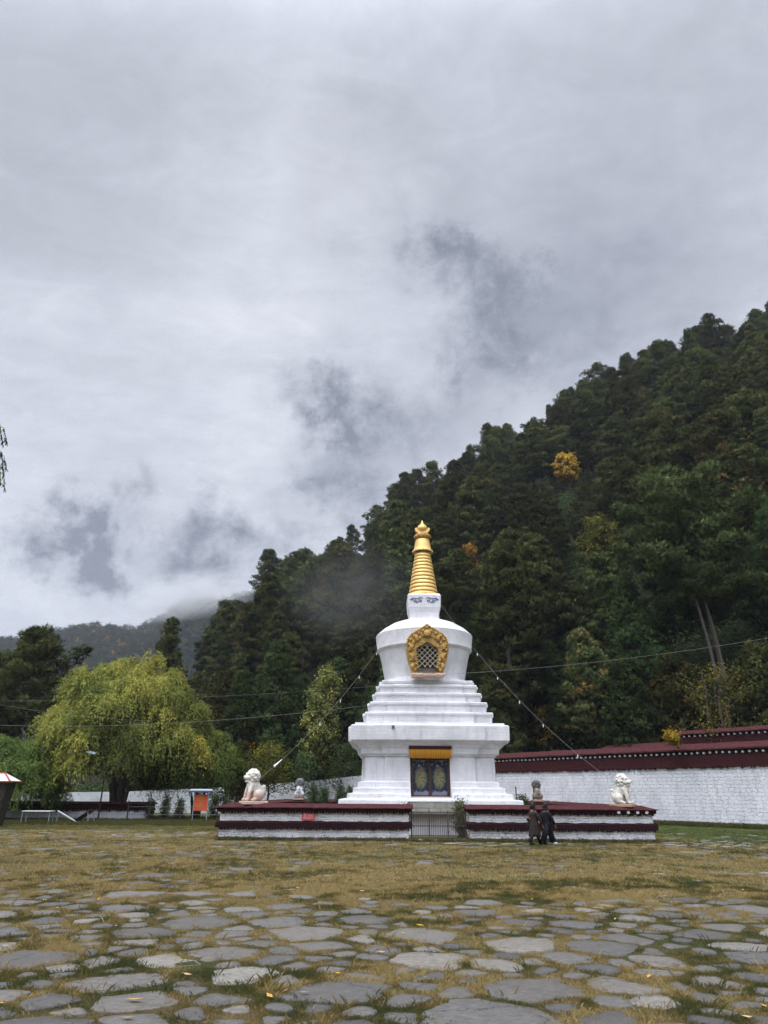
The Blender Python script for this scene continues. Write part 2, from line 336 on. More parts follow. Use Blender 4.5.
# ------------------------------------------------------------------ terrain
AZ = np.radians([-60, -32, -22, -18, -15, -14, -10.6, -4.8, -2.2, 1, 8, 10.9, 16.6, 22.3, 28.6, 36, 60])
EL = np.radians([0.0, 0.0, 0.0, 2.0, 5.6, 7.8, 11.4, 14.4, 16.8, 19.4, 22.6, 24.8, 27.2, 29.3, 31.0, 30.8, 31.0])
RF = np.array([110, 100, 95, 88, 80, 78, 72, 66, 64, 62, 58, 57, 54, 52, 50, 48, 44.])
RR = np.array([150, 150, 155, 160, 160, 160, 160, 165, 168, 172, 185, 190, 200, 212, 222, 230, 235.])
def hill_z(x, y):
    x = np.asarray(x, float); y = np.asarray(y, float)
    az = np.arctan2(x, y); r = np.hypot(x, y)
    el = np.interp(az, AZ, EL); rf = np.interp(az, AZ, RF); rr = np.interp(az, AZ, RR)
    zr = rr * np.tan(el) + 1.6
    t = (r - rf) / (rr - rf)
    z = np.where(t < 0, t * 4.0, np.where(t < 1, zr * (0.82 * t + 0.18 * np.sin(np.clip(t, 0, 1) * math.pi / 2)), zr * (1 - 0.25 * (t - 1))))
    bump = 1.6 * np.sin(x * 0.09 + 1) * np.cos(y * 0.075) + 0.9 * np.sin(x * 0.21 + y * 0.17)
    return z + np.clip(t * 4, 0, 1) * np.where(zr > 8, bump, 0) * 0.8
MAZ = np.radians([-75, -60, -45, -29.4, -25.5, -22.8, -20, -18, -16.9, -12, -5, 5])
MEL = np.radians([5, 7, 8.6, 9.6, 10.6, 11.2, 11.4, 12.4, 13.4, 14.6, 15, 14])
def mount_z(x, y):
    x = np.asarray(x, float); y = np.asarray(y, float)
    az = np.arctan2(x, y); r = np.hypot(x, y)
    R1 = 900 + 60 * np.sin(az * 9); zr = R1 * np.tan(np.interp(az, MAZ, MEL))
    t = (r - 330) / (R1 - 330)
    z = np.where(t < 1, zr * np.clip(t, -1, 1) ** 1.0, zr * (1 - 0.35 * (t - 1)))
    rid = 3.5 * np.sin(az * 46 + 1.3) + 12 * np.sin(az * 70 + r * 0.012) * np.clip(1.05 - t, 0, 1) + 5 * np.sin(r * 0.03 + az * 60)
    return z + rid * np.clip(t, 0, 1) * np.clip(1.4 - t, 0.15, 1)
def polar_sheet(name, az0, az1, na, r0, r1, nr, fz, zmin, m, power=1.6):
    A = np.linspace(rad(az0), rad(az1), na); R = r0 + (r1 - r0) * np.linspace(0, 1, nr) ** power
    aa, rr = np.meshgrid(A, R, indexing='ij'); x = rr * np.sin(aa); y = rr * np.cos(aa); z = np.maximum(fz(x, y), zmin)
    V = np.stack([x, y, z], -1).reshape(-1, 3)
    i, j = np.meshgrid(np.arange(na - 1), np.arange(nr - 1), indexing='ij'); a = (i * nr + j).ravel()
    F = np.stack([a, a + 1, a + nr + 1, a + nr], 1)
    return link(name, fast(name, V, F, smooth=True), m)
m, nt = mat('forest_floor'); n = N(nt); o = n.obj()
n.pbr(n.mix(n.range(n.noise(o, 0.5, 6), 0.35, 0.65), (0.016, 0.015, 0.011, 1), (0.024, 0.028, 0.014, 1)), 1.0, 0, n.bump(n.noise(o, 2.0, 6), 1, 0.3), spec=0.0)
M['forest_floor'] = m
tag(polar_sheet('hillside', -30, 60, 150, 46, 420, 70, hill_z, -2.0, M['forest_floor']), 'steep hillside under the dark pine forest', kind='structure')
tag(polar_sheet('mountain', -75, 8, 130, 300, 1500, 70, mount_z, -3.0, M['forest_floor'], 1.2), 'far forested mountain ridge fading into low cloud', kind='structure')

# ------------------------------------------------------------------ ground
m, nt = mat('dry_turf_ground'); n = N(nt); o = n.obj()
big = n.noise(o, 0.35, 5, 0.6); mid = n.noise(o, 2.2, 6, 0.65); fine = n.noise(o, 26, 5, 0.7)
straw = n.mix(n.range(fine, 0.3, 0.7), (0.17, 0.125, 0.058, 1), (0.070, 0.052, 0.028, 1))
green = n.mix(n.range(fine, 0.3, 0.7), (0.085, 0.105, 0.035, 1), (0.04, 0.05, 0.02, 1))
sep = n.new('ShaderNodeSeparateXYZ'); n.link(o, sep.inputs[0])
gf = n.math('ADD', n.math('MULTIPLY', big, 0.55), n.math('MULTIPLY', mid, 0.45))
col = n.mix(n.range(gf, 0.47, 0.56, 0.08, 0.85), straw, green)
lawn = n.math('MULTIPLY', n.range(n.math('ADD', sep.outputs[0], n.math('MULTIPLY', mid, 1.2)), 11.2, 12.4), n.range(sep.outputs[1], 24.5, 27))
col = n.mix(n.math('MULTIPLY', lawn, 0.85), col, n.mix(fine, (0.05, 0.085, 0.02, 1), (0.09, 0.13, 0.035, 1)))
lawn2 = n.math('MULTIPLY', n.range(n.math('ADD', sep.outputs[1], n.math('MULTIPLY', mid, 3)), 32, 35), n.range(sep.outputs[0], -4.5, -6))
col = n.mix(n.math('MULTIPLY', lawn2, 0.7), col, n.mix(fine, (0.05, 0.075, 0.02, 1), (0.11, 0.125, 0.04, 1)))
col = n.mix(n.range(n.noise(o, 5.5, 4), 0.60, 0.72, 0, 0.7), col, (0.075, 0.055, 0.035, 1))
n.pbr(col, 0.95, 0, n.bump(n.math('ADD', fine, mid), 1.0, 0.05), spec=0.1)
M['turf'] = m
me = fast('ground', [(-2500, -300, 0), (2500, -300, 0), (2500, 2500, 0), (-2500, 2500, 0)], [(0, 1, 2, 3)])
tag(link('ground', me, M['turf']), 'worn dry turf square in front of the stupa', kind='structure')

# paving: irregular flags, cut as cells and worn round
def make_flags():
    rng = np.random.default_rng(5); pts = []
    grid = {}
    def size_at(x, y): return 0.17 + 0.52 * rng.random() ** 1.7
    def far_ok(x, y, r):
        gx, gy = int(x // 0.5), int(y // 0.5)
        for i in range(gx - 2, gx + 3):
            for j in range(gy - 2, gy + 3):
                for (px, py, pr) in grid.get((i, j), ()):
                    if (px - x) ** 2 + ((py - y) * 1.12) ** 2 < (max(0.20, 0.5 * (pr + r)) * 1.38) ** 2: return False
        return True
    for _ in range(42000):
        y = 4.2 + 28.3 * rng.random() ** 1.15; hw = 0.62 * y + 2.2
        x = (rng.random() * 2 - 1) * min(hw, 18)
        r = size_at(x, y)
        if far_ok(x, y, r):
            pts.append((x, y, r)); grid.setdefault((int(x // 0.5), int(y // 0.5)), []).append((x, y, r))
    P = np.array(pts); out = []
    for i, (x, y, r) in enumerate(pts):
        d = np.hypot(P[:, 0] - x, P[:, 1] - y); nb = np.argsort(d)[1:18]; nb = nb[d[nb] < 2.6]
        poly = [(-1.15, -0.7), (1.15, -0.7), (1.15, 0.7), (-1.15, 0.7)]
        for j in nb:
            ox, oy, orr = P[j]; nx, ny = ox - x, oy - y; L = math.hypot(nx, ny); nx /= L; ny /= L
            lim = L * r / (r + orr) - (0.016 + 0.085 * rng.random() ** 1.6)
            new = []
            for k in range(len(poly)):
                a, b = poly[k], poly[(k + 1) % len(poly)]; da = a[0] * nx + a[1] * ny - lim; db = b[0] * nx + b[1] * ny - lim
                if da <= 0: new.append(a)
                if da * db < 0:
                    t = da / (da - db); new.append((a[0] + t * (b[0] - a[0]), a[1] + t * (b[1] - a[1])))
            poly = new
            if len(poly) < 3: break
        if len(poly) >= 3: out.append((x, y, np.array(poly)))
    return out
def path_amt(x, y):
    a = math.exp(-(((x + 8.5 - (y - 29) * 0.5) / 2.6) ** 2) - ((y - 29.2) / 2.0) ** 2)
    b = math.exp(-(((x - 11.8) / 2.6) ** 2) - ((y - 26.0) / 2.0) ** 2)
    c = 0.8 * math.exp(-((x - 2.0) / 6.0) ** 2 - ((y - 25.6) / 0.6) ** 2)
    return min(1, a + b + c)
flags = make_flags()
stoneV, stoneF, masks, stone_t = [], [], [], []
rng = np.random.default_rng(9)
RES = 0.03; gx0, gy0 = -18.5, 4.0; GW, GH = int(37 / RES), int(29.5 / RES); mask = np.zeros((GH, GW), dtype=np.uint8)
nvs = 0
bmf = bmesh.new()
tl = bmf.verts.layers.float.new('tint')
for (x, y, poly) in flags:
    pa = path_amt(x, y)
    patch = mnoise.noise(Vector((x * 0.33, y * 0.25, 3.1)))
    keep = 0.93 + patch * 0.3 if y < 9.0 else (0.93 - (y - 9.0) * 0.105 + patch * 0.7 if y < 17 else 0.20 + patch * 0.5)
    keep = max(keep, pa * 0.95)
    if y > 26.2 and -6.4 < x < 10.0: continue
    if rng.random() > keep: continue
    c = poly.mean(0); q = poly - c
    area = 0.5 * abs(np.dot(poly[:, 0], np.roll(poly[:, 1], 1)) - np.dot(poly[:, 1], np.roll(poly[:, 0], 1)))
    if area < 0.03: continue
    # round and roughen the outline
    pts = []
    for k in range(len(q)):
        a, b = q[k], q[(k + 1) % len(q)]; L = np.hypot(*(b - a)); ns = max(2, int(L / 0.07))
        for s in range(ns): pts.append(a + (b - a) * s / ns)
    pts = np.array(pts)
    for _ in range(1): pts = 0.5 * pts + 0.25 * (np.roll(pts, 1, 0) + np.roll(pts, -1, 0))
    for k in range(len(pts)):
        w = Vector((x + pts[k][0], y + pts[k][1], 0))
        f = 1 + 0.15 * mnoise.noise(w * 4.2) + 0.15 * mnoise.noise(w * 11) + 0.08 * mnoise.noise(w * 27)
        pts[k] = pts[k] * f
    shrink = 1.0 if y < 8 else max(0.72, 1 - (y - 8) * 0.03)
    pts *= shrink
    h = 0.006 + 0.012 * rng.random(); tx, ty = rng.normal(0, 0.010, 2)
    t = min(1, max(0, 0.36 + 0.27 * rng.normal() + 0.6 * pa)); cx, cy = x + c[0], y + c[1]
    def ring(s, z): return [bmf.verts.new((cx + p[0] * s, cy + p[1] * s, z + (tx * p[0] + ty * p[1]) * (z > 0.006))) for p in pts]
    r0 = ring(1.0, -0.02); r1 = ring(0.995, h * 0.55); r2 = ring(0.975, h); r3 = ring(0.5, h + 0.003)
    for v in r0 + r1 + r2 + r3: v[tl] = t
    nn = len(pts)
    for ra, rb in ((r0, r1), (r1, r2), (r2, r3)):
        for k in range(nn): bmf.faces.new((ra[k], ra[(k + 1) % nn], rb[(k + 1) % nn], rb[k]))
    bmf.faces.new(r3)
    # mask for grass
    X0, X1 = int((cx + pts[:, 0].min() - gx0) / RES), int((cx + pts[:, 0].max() - gx0) / RES) + 1
    Y0, Y1 = int((cy + pts[:, 1].min() - gy0) / RES), int((cy + pts[:, 1].max() - gy0) / RES) + 1
    X0, Y0 = max(X0, 0), max(Y0, 0); X1, Y1 = min(X1, GW), min(Y1, GH)
    if X1 > X0 and Y1 > Y0:
        gx, gy = np.meshgrid(gx0 + (np.arange(X0, X1) + 0.5) * RES - cx, gy0 + (np.arange(Y0, Y1) + 0.5) * RES - cy)
        ins = np.zeros(gx.shape, bool); pp = pts * (0.88 + 0.16 * np.sin(np.arange(len(pts)) * 1.9 + x * 7))[:, None]
        for k in range(nn):
            ax, ay = pp[k]; bx, by = pp[(k + 1) % nn]
            if ay != by:
                ins ^= ((ay > gy) != (by > gy)) & (gx < (bx - ax) * (gy - ay) / (by - ay) + ax)
        mask[Y0:Y1, X0:X1] |= ins
me = bpy.data.meshes.new('paving_stones'); bmesh.ops.recalc_face_normals(bmf, faces=bmf.faces); bmf.to_mesh(me); bmf.free(); me.shade_smooth()
m, nt = mat('slate_flags'); n = N(nt); o = n.obj(); a = n.new('ShaderNodeAttribute', attribute_name='tint'); g = n.new('ShaderNodeNewGeometry')
f1 = n.noise(o, 3.0, 8, 0.7); f2 = n.noise(n.mapping(o, (1, 2.4, 1), rot=(0, 0, 0.5)), 13, 8, 0.7); f3 = n.noise(o, 45, 5, 0.75)
c0 = n.ramp(a.outputs['Fac'], [(0.0, (0.075, 0.073, 0.072)), (0.35, (0.122, 0.117, 0.110)), (0.7, (0.185, 0.172, 0.152)), (1.0, (0.32, 0.298, 0.255))])
c0 = n.mix(n.range(f1, 0.3, 0.75, 0.0, 0.5), c0, n.mix(g.outputs['Random Per Island'], (0.24, 0.20, 0.15, 1), (0.10, 0.103, 0.112, 1)))
c0 = n.mix(n.range(f2, 0.46, 0.66, 0, 0.7), c0, (0.075, 0.070, 0.064, 1))
c0 = n.mix(n.range(n.noise(o, 9, 6, 0.75), 0.56, 0.66, 0, 0.55), c0, (0.105, 0.095, 0.055, 1))
c0 = n.mix(n.range(f2, 0.28, 0.42, 0.5, 0), c0, (0.36, 0.35, 0.33, 1))
c0 = n.mix(n.range(f3, 0.55, 0.68, 0, 0.6), c0, (0.07, 0.065, 0.05, 1))
vo = n.new('ShaderNodeTexVoronoi'); vo.feature = 'DISTANCE_TO_EDGE'; vo.inputs['Scale'].default_value = 1.3; n.link(n.vmath('ADD', o, n.vmath('MULTIPLY', n.noise(o, 3, 5, 0.7, color=True), (0.5, 0.5, 0))), vo.inputs['Vector'])
crk = n.range(vo.outputs[0], 0.004, 0.014, 0.75, 0)
c0 = n.mix(n.math('MULTIPLY', crk, n.range(n.noise(o, 0.9), 0.5, 0.6)), c0, (0.035, 0.032, 0.028, 1))
hgt = n.math('ADD', n.math('MULTIPLY', f2, 1.2), n.math('MULTIPLY', f3, 0.35)); hgt = n.math('SUBTRACT', hgt, n.math('MULTIPLY', crk, 0.5))
n.pbr(c0, n.range(f1, 0.3, 0.7, 0.55, 0.75), 0, n.bump(hgt, 0.8, 0.022), spec=0.35)
tag(link('paving_stones', me, m), 'worn grey slate flags sunk in the turf', 'paving', kind='structure')

# grass blades and tufts
def on_stone(x, y):
    ix = ((x - gx0) / RES).astype(int); iy = ((y - gy0) / RES).astype(int); ok = (ix >= 0) & (ix < GW) & (iy >= 0) & (iy < GH)
    return ok & (mask[np.clip(iy, 0, GH - 1), np.clip(ix, 0, GW - 1)] > 0)
def blades(name, x, y, h, w, lean, tint, label):
    k = len(x); r = np.random.default_rng(3); a = r.random(k) * 2 * math.pi; b = r.random(k) * 2 * math.pi
    dx, dy = np.cos(a) * w / 2, np.sin(a) * w / 2; lx, ly = np.cos(b) * lean * h, np.sin(b) * lean * h
    V = np.zeros((k, 4, 3)); V[:, 0] = np.stack([x - dx, y - dy, x * 0 - 0.004], 1); V[:, 1] = np.stack([x + dx, y + dy, x * 0 - 0.004], 1)
    V[:, 2] = np.stack([x + dx * 0.7 + lx * 0.4, y + dy * 0.7 + ly * 0.4, h * 0.62], 1); V[:, 3] = np.stack([x + lx, y + ly, h], 1)
    i = np.arange(k) * 4
    F = np.concatenate([np.stack([i, i + 1, i + 2], 1), np.stack([i, i + 2, i + 3], 1)])
    return tag(link(name, fast(name, V, F, np.repeat(tint, 4)), M['grass']), label, kind='stuff')
m, nt = mat('grass_blades'); n = N(nt); a = n.new('ShaderNodeAttribute', attribute_name='tint'); g = n.new('ShaderNodeNewGeometry')
f = n.math('ADD', a.outputs['Fac'], n.math('MULTIPLY', n.math('SUBTRACT', g.outputs['Random Per Island'], 0.5), 0.3))
col = n.ramp(f, [(0, (0.062, 0.076, 0.028)), (0.35, (0.110, 0.108, 0.040)), (0.6, (0.17, 0.125, 0.048)), (0.85, (0.29, 0.215, 0.082)), (1, (0.40, 0.31, 0.14))])
d = n.new('ShaderNodeBsdfDiffuse'); t = n.new('ShaderNodeBsdfTranslucent'); n.link(col, d.inputs[0]); n.link(col, t.inputs[0])
mx = n.new('ShaderNodeMixShader'); mx.inputs[0].default_value = 0.3; n.link(d.outputs[0], mx.inputs[1]); n.link(t.outputs[0], mx.inputs[2])
oo = n.new('ShaderNodeOutputMaterial'); n.link(mx.outputs[0], oo.inputs[0]); M['grass'] = m
def vnoise(x, y, s, seed):
    r = np.random.default_rng(seed); T = r.random((64, 64)); X = x * s + 100; Y = y * s + 100
    xi, yi = np.floor(X).astype(int), np.floor(Y).astype(int); fx, fy = X - xi, Y - yi; fx = fx * fx * (3 - 2 * fx); fy = fy * fy * (3 - 2 * fy)
    g = lambda i, j: T[i % 64, j % 64]
    return (g(xi, yi) * (1 - fx) + g(xi + 1, yi) * fx) * (1 - fy) + (g(xi, yi + 1) * (1 - fx) + g(xi + 1, yi + 1) * fx) * fy
def turf(seed, count, y0, y1, pw, h0, h1, w, name, label, clump=0.03, per=8):
    r = np.random.default_rng(seed)
    c = count // per
    y = y0 + (y1 - y0) * r.random(c) ** pw; x = (r.random(c) * 2 - 1) * np.minimum(0.60 * y + 1.2, 27)
    keep = ~on_stone(x, y)
    dens = 0.55 * vnoise(x, y, 1.1, 1) + 0.45 * vnoise(x, y, 4.0, 2)
    keep &= r.random(c) < 0.25 + 1.3 * dens
    keep &= ~((y > 26.3) & (x > -6.2) & (x < 10))
    x, y, dens = x[keep], y[keep], dens[keep]; k = len(x)
    ch = np.repeat(0.5 + dens, per)
    x = np.repeat(x, per) + r.normal(0, clump, k * per); y = np.repeat(y, per) + r.normal(0, clump, k * per)
    gn = 0.27 * vnoise(x, y, 0.55, 5) + 0.41 * vnoise(x, y, 2.4, 6) + 0.32 * vnoise(x, y, 7, 8)
    dry = np.clip(0.07 + np.clip((y - 7) / 7, 0, 1) * 0.36 - 0.25 * np.clip((y - 19) / 6, 0, 1) * np.clip((x + 5) / 4, 0, 1), 0, 1)
    tint = np.clip((gn - 0.46) * 3.2 + 0.36 + dry * 1.0 + r.normal(0, 0.17, k * per), 0, 1)
    tint = np.where((x > 12) & (y > 25.5), 0.12 + 0.15 * r.random(k * per), tint)
    tint = np.where((x < -5.5) & (y > 32), np.clip(tint - 0.3, 0, 1), tint)
    h = (h0 + (h1 - h0) * r.random(k * per) ** 2.2) * ch
    return blades(name, x, y, h, w, 0.35 + 0.7 * r.random(k * per), tint, label)
turf(21, 1500000, 4.6, 15, 1.0, 0.007, 0.034, 0.0042, 'grass', 'short dry and green grass growing between the flags', 0.028)
turf(22, 640000, 13, 44, 1.25, 0.016, 0.055, 0.013, 'grass', 'dry yellow grass over the far half of the square', 0.06)
turf(23, 26000, 4.8, 22, 1.25, 0.03, 0.10, 0.004, 'grass', 'thin taller straw wisps standing out of the turf', 0.03, 5)
# fallen leaves
r = np.random.default_rng(4); V = []; F = []; T = []
for k in range(60):
    y = 5.6 + 9 * r.random() ** 1.6; x = (r.random() * 2 - 1) * 0.55 * y; a = r.random() * 6.28; L = 0.028 + 0.03 * r.random(); z = 0.035
    if k == 0: p = at(138, 997, 6.7); x, y, L = p.x, 6.62, 0.085
    c, s = math.cos(a), math.sin(a); i = len(V)
    for (u, v, dz) in ((-L, 0, 0), (0, -L * 0.4, 0.006), (L, 0, 0.012), (0, L * 0.4, 0.0)): V.append((x + u * c - v * s, y + u * s + v * c, z + dz))
    F.append((i, i + 1, i + 2, i + 3)); T += [r.random()] * 4
M['leaf_litter'] = leafmat('leaf_litter', [(0, (0.62, 0.42, 0.06)), (0.5, (0.55, 0.33, 0.10)), (1, (0.55, 0.45, 0.30))], 0.2, 0.0, cn=False)
tag(link('fallen_leaves', fast('fallen_leaves', V, F, T), M['leaf_litter']), 'small yellow leaves fallen on the flags', kind='stuff')
#PART2
# ------------------------------------------------------------------ stupa
SX, SY = 2.08, 34.6
def redent(a, z, k=0.66, e=0.16):
    p = a * k; b = a - e
    q = [(-p, -a), (p, -a), (p, -b), (b, -b), (b, -p), (a, -p), (a, p), (b, p), (b, b), (p, b), (p, a), (-p, a), (-p, b), (-b, b), (-b, p), (-a, p), (-a, -p), (-b, -p), (-b, -b), (-p, -b)]
    return [(x, y, z) for x, y in q]
stupa = tag(empty('white_stupa', (SX, SY, 0)), 'tall white tiered stupa with gilded spire and painted door', 'stupa')
prof = [(4.12, -0.02), (4.12, 1.0), (3.98, 1.0), (3.96, 1.29), (3.93, 1.305), (3.62, 1.33), (3.60, 1.54), (3.37, 1.56), (3.35, 1.77), (3.17, 1.79), (3.14, 2.0), (3.0, 2.03), (2.975, 3.04)]
mb = MB(); mb.loft([redent(a, z) for a, z in prof]); body = mb.build('base_block', M['lime'], stupa)
cut = MB(); cut.box((0.0, -3.4, 2.375), (1.72, 1.24, 1.99)); co = cut.build('cutter', None)
co.parent = stupa
bo = body.modifiers.new('cut', 'BOOLEAN'); bo.object = co; bo.operation = 'DIFFERENCE'; bo.solver = 'EXACT'
apply_mods(body); bpy.data.objects.remove(co)
def bevelled(o, w):
    b = o.modifiers.new('b', 'BEVEL'); b.width = w; b.segments = 2; b.limit_method = 'ANGLE'; b.angle_limit = rad(35); apply_mods(o)
bevelled(body, 0.025)
mb = MB(); mb.loft([redent(a, z) for a, z in [(2.99, 3.042), (3.05, 3.06), (3.06, 3.12), (3.17, 3.16), (3.19, 3.36), (3.24, 3.40), (3.40, 3.56), (3.56, 3.66), (3.61, 3.70), (3.62, 4.30), (3.56, 4.335), (3.46, 4.34), (3.44, 4.43)]])
bevelled(mb.build('cornice', M['lime'], stupa), 0.02)
tz = [(2.99, 4.432, 4.93), (2.78, 4.93, 5.40), (2.56, 5.40, 5.83), (2.39, 5.83, 6.22), (2.24, 6.22, 6.44)]
for i, (a, z0, z1) in enumerate(tz):
    mb = MB(); mb.loft([redent(b, z, 0.68, 0.13) for b, z in [(a - 0.05, z0 + 0.002), (a - 0.03, z1 - 0.16), (a + 0.01, z1 - 0.14), (a + 0.02, z1 - 0.03), (a - 0.02, z1)]])
    bevelled(mb.build('tier', M['lime'], stupa), 0.018)
mb = MB(); mb.lathe([(2.12, 6.42), (2.08, 6.62), (1.99, 6.66), (2.02, 6.9), (2.13, 7.5), (2.27, 8.05), (2.36, 8.12), (2.39, 8.18), (2.37, 8.24), (2.43, 8.75), (2.44, 8.88), (2.40, 8.93), (2.1, 9.2), (1.68, 9.46), (1.3, 9.60), (0.7, 9.68)], 96)
dome = mb.build('dome', M['lime'], stupa); dome.data.polygons.foreach_set('use_smooth', [len(p.vertices) == 4 for p in dome.data.polygons])
e = dome.modifiers.new('e', 'EDGE_SPLIT'); e.split_angle = rad(28); apply_mods(dome)
def sq(a, z, c=0.12):
    return [(x, y, z) for x, y in ((-a + c, -a), (a - c, -a), (a, -a + c), (a, a - c), (a - c, a), (-a + c, a), (-a, a - c), (-a, -a + c))]
mb = MB(); mb.loft([sq(a, z, 0.05) for a, z in [(0.80, 9.62), (0.74, 9.75), (0.76, 10.02), (0.80, 10.16), (0.80, 10.22), (0.83, 10.25), (0.85, 10.9), (0.80, 10.98), (0.76, 11.0)]])
harm = mb.build('harmika', M['lime'], stupa); bevelled(harm, 0.03)
# blue painted scrolls on the front of the harmika: two mirrored eyes-like curls
mb = MB()
for s in (-1, 1):
    for (cx, cz, r0, r1, a0, a1) in ((0.20, 10.60, 0.03, 0.10, 0, 7.5), (0.46, 10.57, 0.03, 0.09, 2, 8.6), (0.62, 10.66, 0.02, 0.06, 0, 6)):
        pts = []
        for i in range(18):
            t = i / 17; a = a0 + (a1 - a0) * t; rr = r0 + (r1 - r0) * t; pts.append((s * (cx + rr * math.cos(a)), -0.853, cz + rr * math.sin(a) * 0.8))
        mb.tube(pts, [0.012 + 0.008 * math.sin(math.pi * i / 17) for i in range(18)], 5)
    mb.tube([(s * 0.06, -0.853, 10.72), (s * 0.2, -0.853, 10.76), (s * 0.4, -0.853, 10.70), (s * 0.6, -0.853, 10.74), (s * 0.74, -0.853, 10.62)], [0.012, 0.02, 0.02, 0.018, 0.01], 5)
    mb.ball((s * 0.36, -0.852, 10.52), 0.05, 8, 6, (1.3, 0.2, 0.8))
mb.build('painted_scroll', M['navy'], harm)
# spire
mb = MB(); pr = []; nR = 12; z = 10.99; pr.append((0.70, z))
for i in range(nR):
    t = i / nR; r0 = 0.775 + (0.40 - 0.775) * t; h = 0.215 - 0.035 * t
    pr += [(r0, z + 0.012), (r0 + 0.005, z + 0.035), (r0 - 0.012, z + h * 0.62), (r0 - 0.05, z + h * 0.80), (r0 - 0.085, z + h * 0.86), (r0 - 0.085, z + h)]; z += h
pr += [(0.22, z + 0.01), (0.22, z + 0.3)]
mb.lathe(pr, 48); zs = z; o = mb.build('spire', M['gold'], stupa, smooth=True); e = o.modifiers.new('e', 'EDGE_SPLIT'); e.split_angle = rad(40); apply_mods(o)
print('spire top', zs)
mb = MB(); mb.lathe([(0.20, 13.55), (0.40, 13.50), (0.52, 13.46), (0.525, 13.53), (0.47, 13.60), (0.44, 13.75), (0.40, 14.0), (0.36, 14.16), (0.28, 14.19)], 32)
for i in range(16):
    a = 2 * math.pi * i / 16; mb.ball((0.505 * math.cos(a), 0.505 * math.sin(a), 13.50), 0.055, 6, 5)
can = mb.build('canopy', M['gold'], stupa, smooth=True); e = can.modifiers.new('e', 'EDGE_SPLIT'); e.split_angle = rad(45); apply_mods(can)
mb = MB(); mb.lathe([(0.25, 14.17), (0.40, 14.22), (0.44, 14.30), (0.40, 14.37), (0.42, 14.43), (0.34, 14.50), (0.16, 14.53)], 32)
for i in range(12):
    a = 2 * math.pi * i / 12; mb.ball((0.40 * math.cos(a), 0.40 * math.sin(a), 14.33), 0.08, 6, 5)
mb.build('lotus_ring', M['gold_relief'], stupa, smooth=True)
mb = MB()                                                     # crescent moon with horns up
outer = [(0.40 * math.cos(a), 14.80 + 0.32 * math.sin(a)) for a in np.linspace(rad(178), rad(362), 20)]
inner = [(0.29 * math.cos(a), 14.84 + 0.20 * math.sin(a)) for a in np.linspace(rad(362), rad(178), 20)]
for i in range(19):
    mb.loft([[(x, -0.13, zz) for x, zz in (outer[i], outer[i + 1], inner[18 - i], inner[19 - i])], [(x, 0.13, zz) for x, zz in (outer[i], outer[i + 1], inner[18 - i], inner[19 - i])]])
mb.build('crescent', M['gold'], stupa)
mb = MB(); mb.lathe([(0.02, 14.6), (0.16, 14.64), (0.25, 14.74), (0.27, 14.85), (0.23, 14.97), (0.12, 15.06), (0.07, 15.10), (0.085, 15.15), (0.05, 15.21), (0.008, 15.32)], 24)
mb.build('finial', M['gold'], stupa, smooth=True)
# horseshoe niche on the dome
def horseshoe(sc, cz, w=1.0):
    pts = [(-0.70, 6.72), (-0.80, 7.0), (-0.92, 7.4), (-1.0, 7.8), (-1.0, 8.1), (-0.93, 8.35), (-0.75, 8.55), (-0.5, 8.70), (-0.25, 8.84), (0, 9.02)]
    full = pts + [(-x, z) for x, z in pts[-2::-1]]
    return [(x * sc * w, cz + (z - cz) * sc) for x, z in full]
out = horseshoe(1.0, 7.6); inn = [(-0.42, 6.98), (-0.46, 7.2), (-0.50, 7.5), (-0.52, 7.72), (-0.47, 7.86), (-0.38, 7.93), (-0.27, 7.98), (-0.15, 8.07), (-0.07, 8.12), (0, 8.16)]; inn = inn + [(-x, z) for x, z in inn[-2::-1]]
mb = MB(); yf, yb = -2.62, -1.7
k = len(out)
vs = [(x, yf + 0.10, z) for x, z in out] + [(x * 0.93, yf, 7.6 + (z - 7.6) * 0.95) for x, z in out] + [(x * 1.08, yf + 0.02, z) for x, z in inn] + [(x, yf + 0.1, z) for x, z in inn] + [(x, yf + 0.42, z) for x, z in inn] + [(x, yb, z) for x, z in out]
fs = []
for j in range(k - 1):
    for r in range(4): a = r * k + j; fs.append((a, a + 1, a + k + 1, a + k))
    fs.append((5 * k + j, 5 * k + j + 1, j + 1, j))
fs.append((0, k, 2 * k, 3 * k, 4 * k, 5 * k)); fs.append(tuple([k - 1 + r * k for r in range(6)][::-1]))
mb.add(vs, fs)
def along(poly, d):
    segs = [(Vector(poly[i]), Vector(poly[i + 1])) for i in range(len(poly) - 1)]; L = sum((b - a).length for a, b in segs); nn = int(L / d); res = []
    for i in range(nn + 1):
        s = L * i / nn
        for a, b in segs:
            l = (b - a).length
            if s <= l + 1e-6: res.append(a.lerp(b, min(1, s / l))); break
            s -= l
    return res
mid1 = [(x * 0.84, 7.55 + (z - 7.55) * 0.86) for x, z in out]; mid2 = [(x * 0.68, 7.5 + (z - 7.5) * 0.70) for x, z in out]
for ring, rr, dd in ((mid1, 0.085, 0.24), (mid2, 0.065, 0.17), ([(x * 0.95, 7.6 + (z - 7.6) * 0.965) for x, z in out], 0.045, 0.11)):
    for p in along(ring, dd): mb.ball((p.x, yf - 0.01, p.y), rr * (0.85 + 0.3 * random.random()), 8, 6, (1, 0.9, 1.1))
for s in (-1, 1):
    for zz in (7.0, 7.45, 7.9, 8.3): mb.ball((s * (0.70 if zz < 7.7 else 0.76 if zz < 8 else 0.5), yf - 0.05, zz), 0.13, 8, 6, (0.8, 0.7, 1.2))
mb.ball((0, yf - 0.06, 8.52), 0.19, 10, 8, (1, 0.7, 1))
niche = mb.build('gilded_niche', M['gold_relief'], stupa)
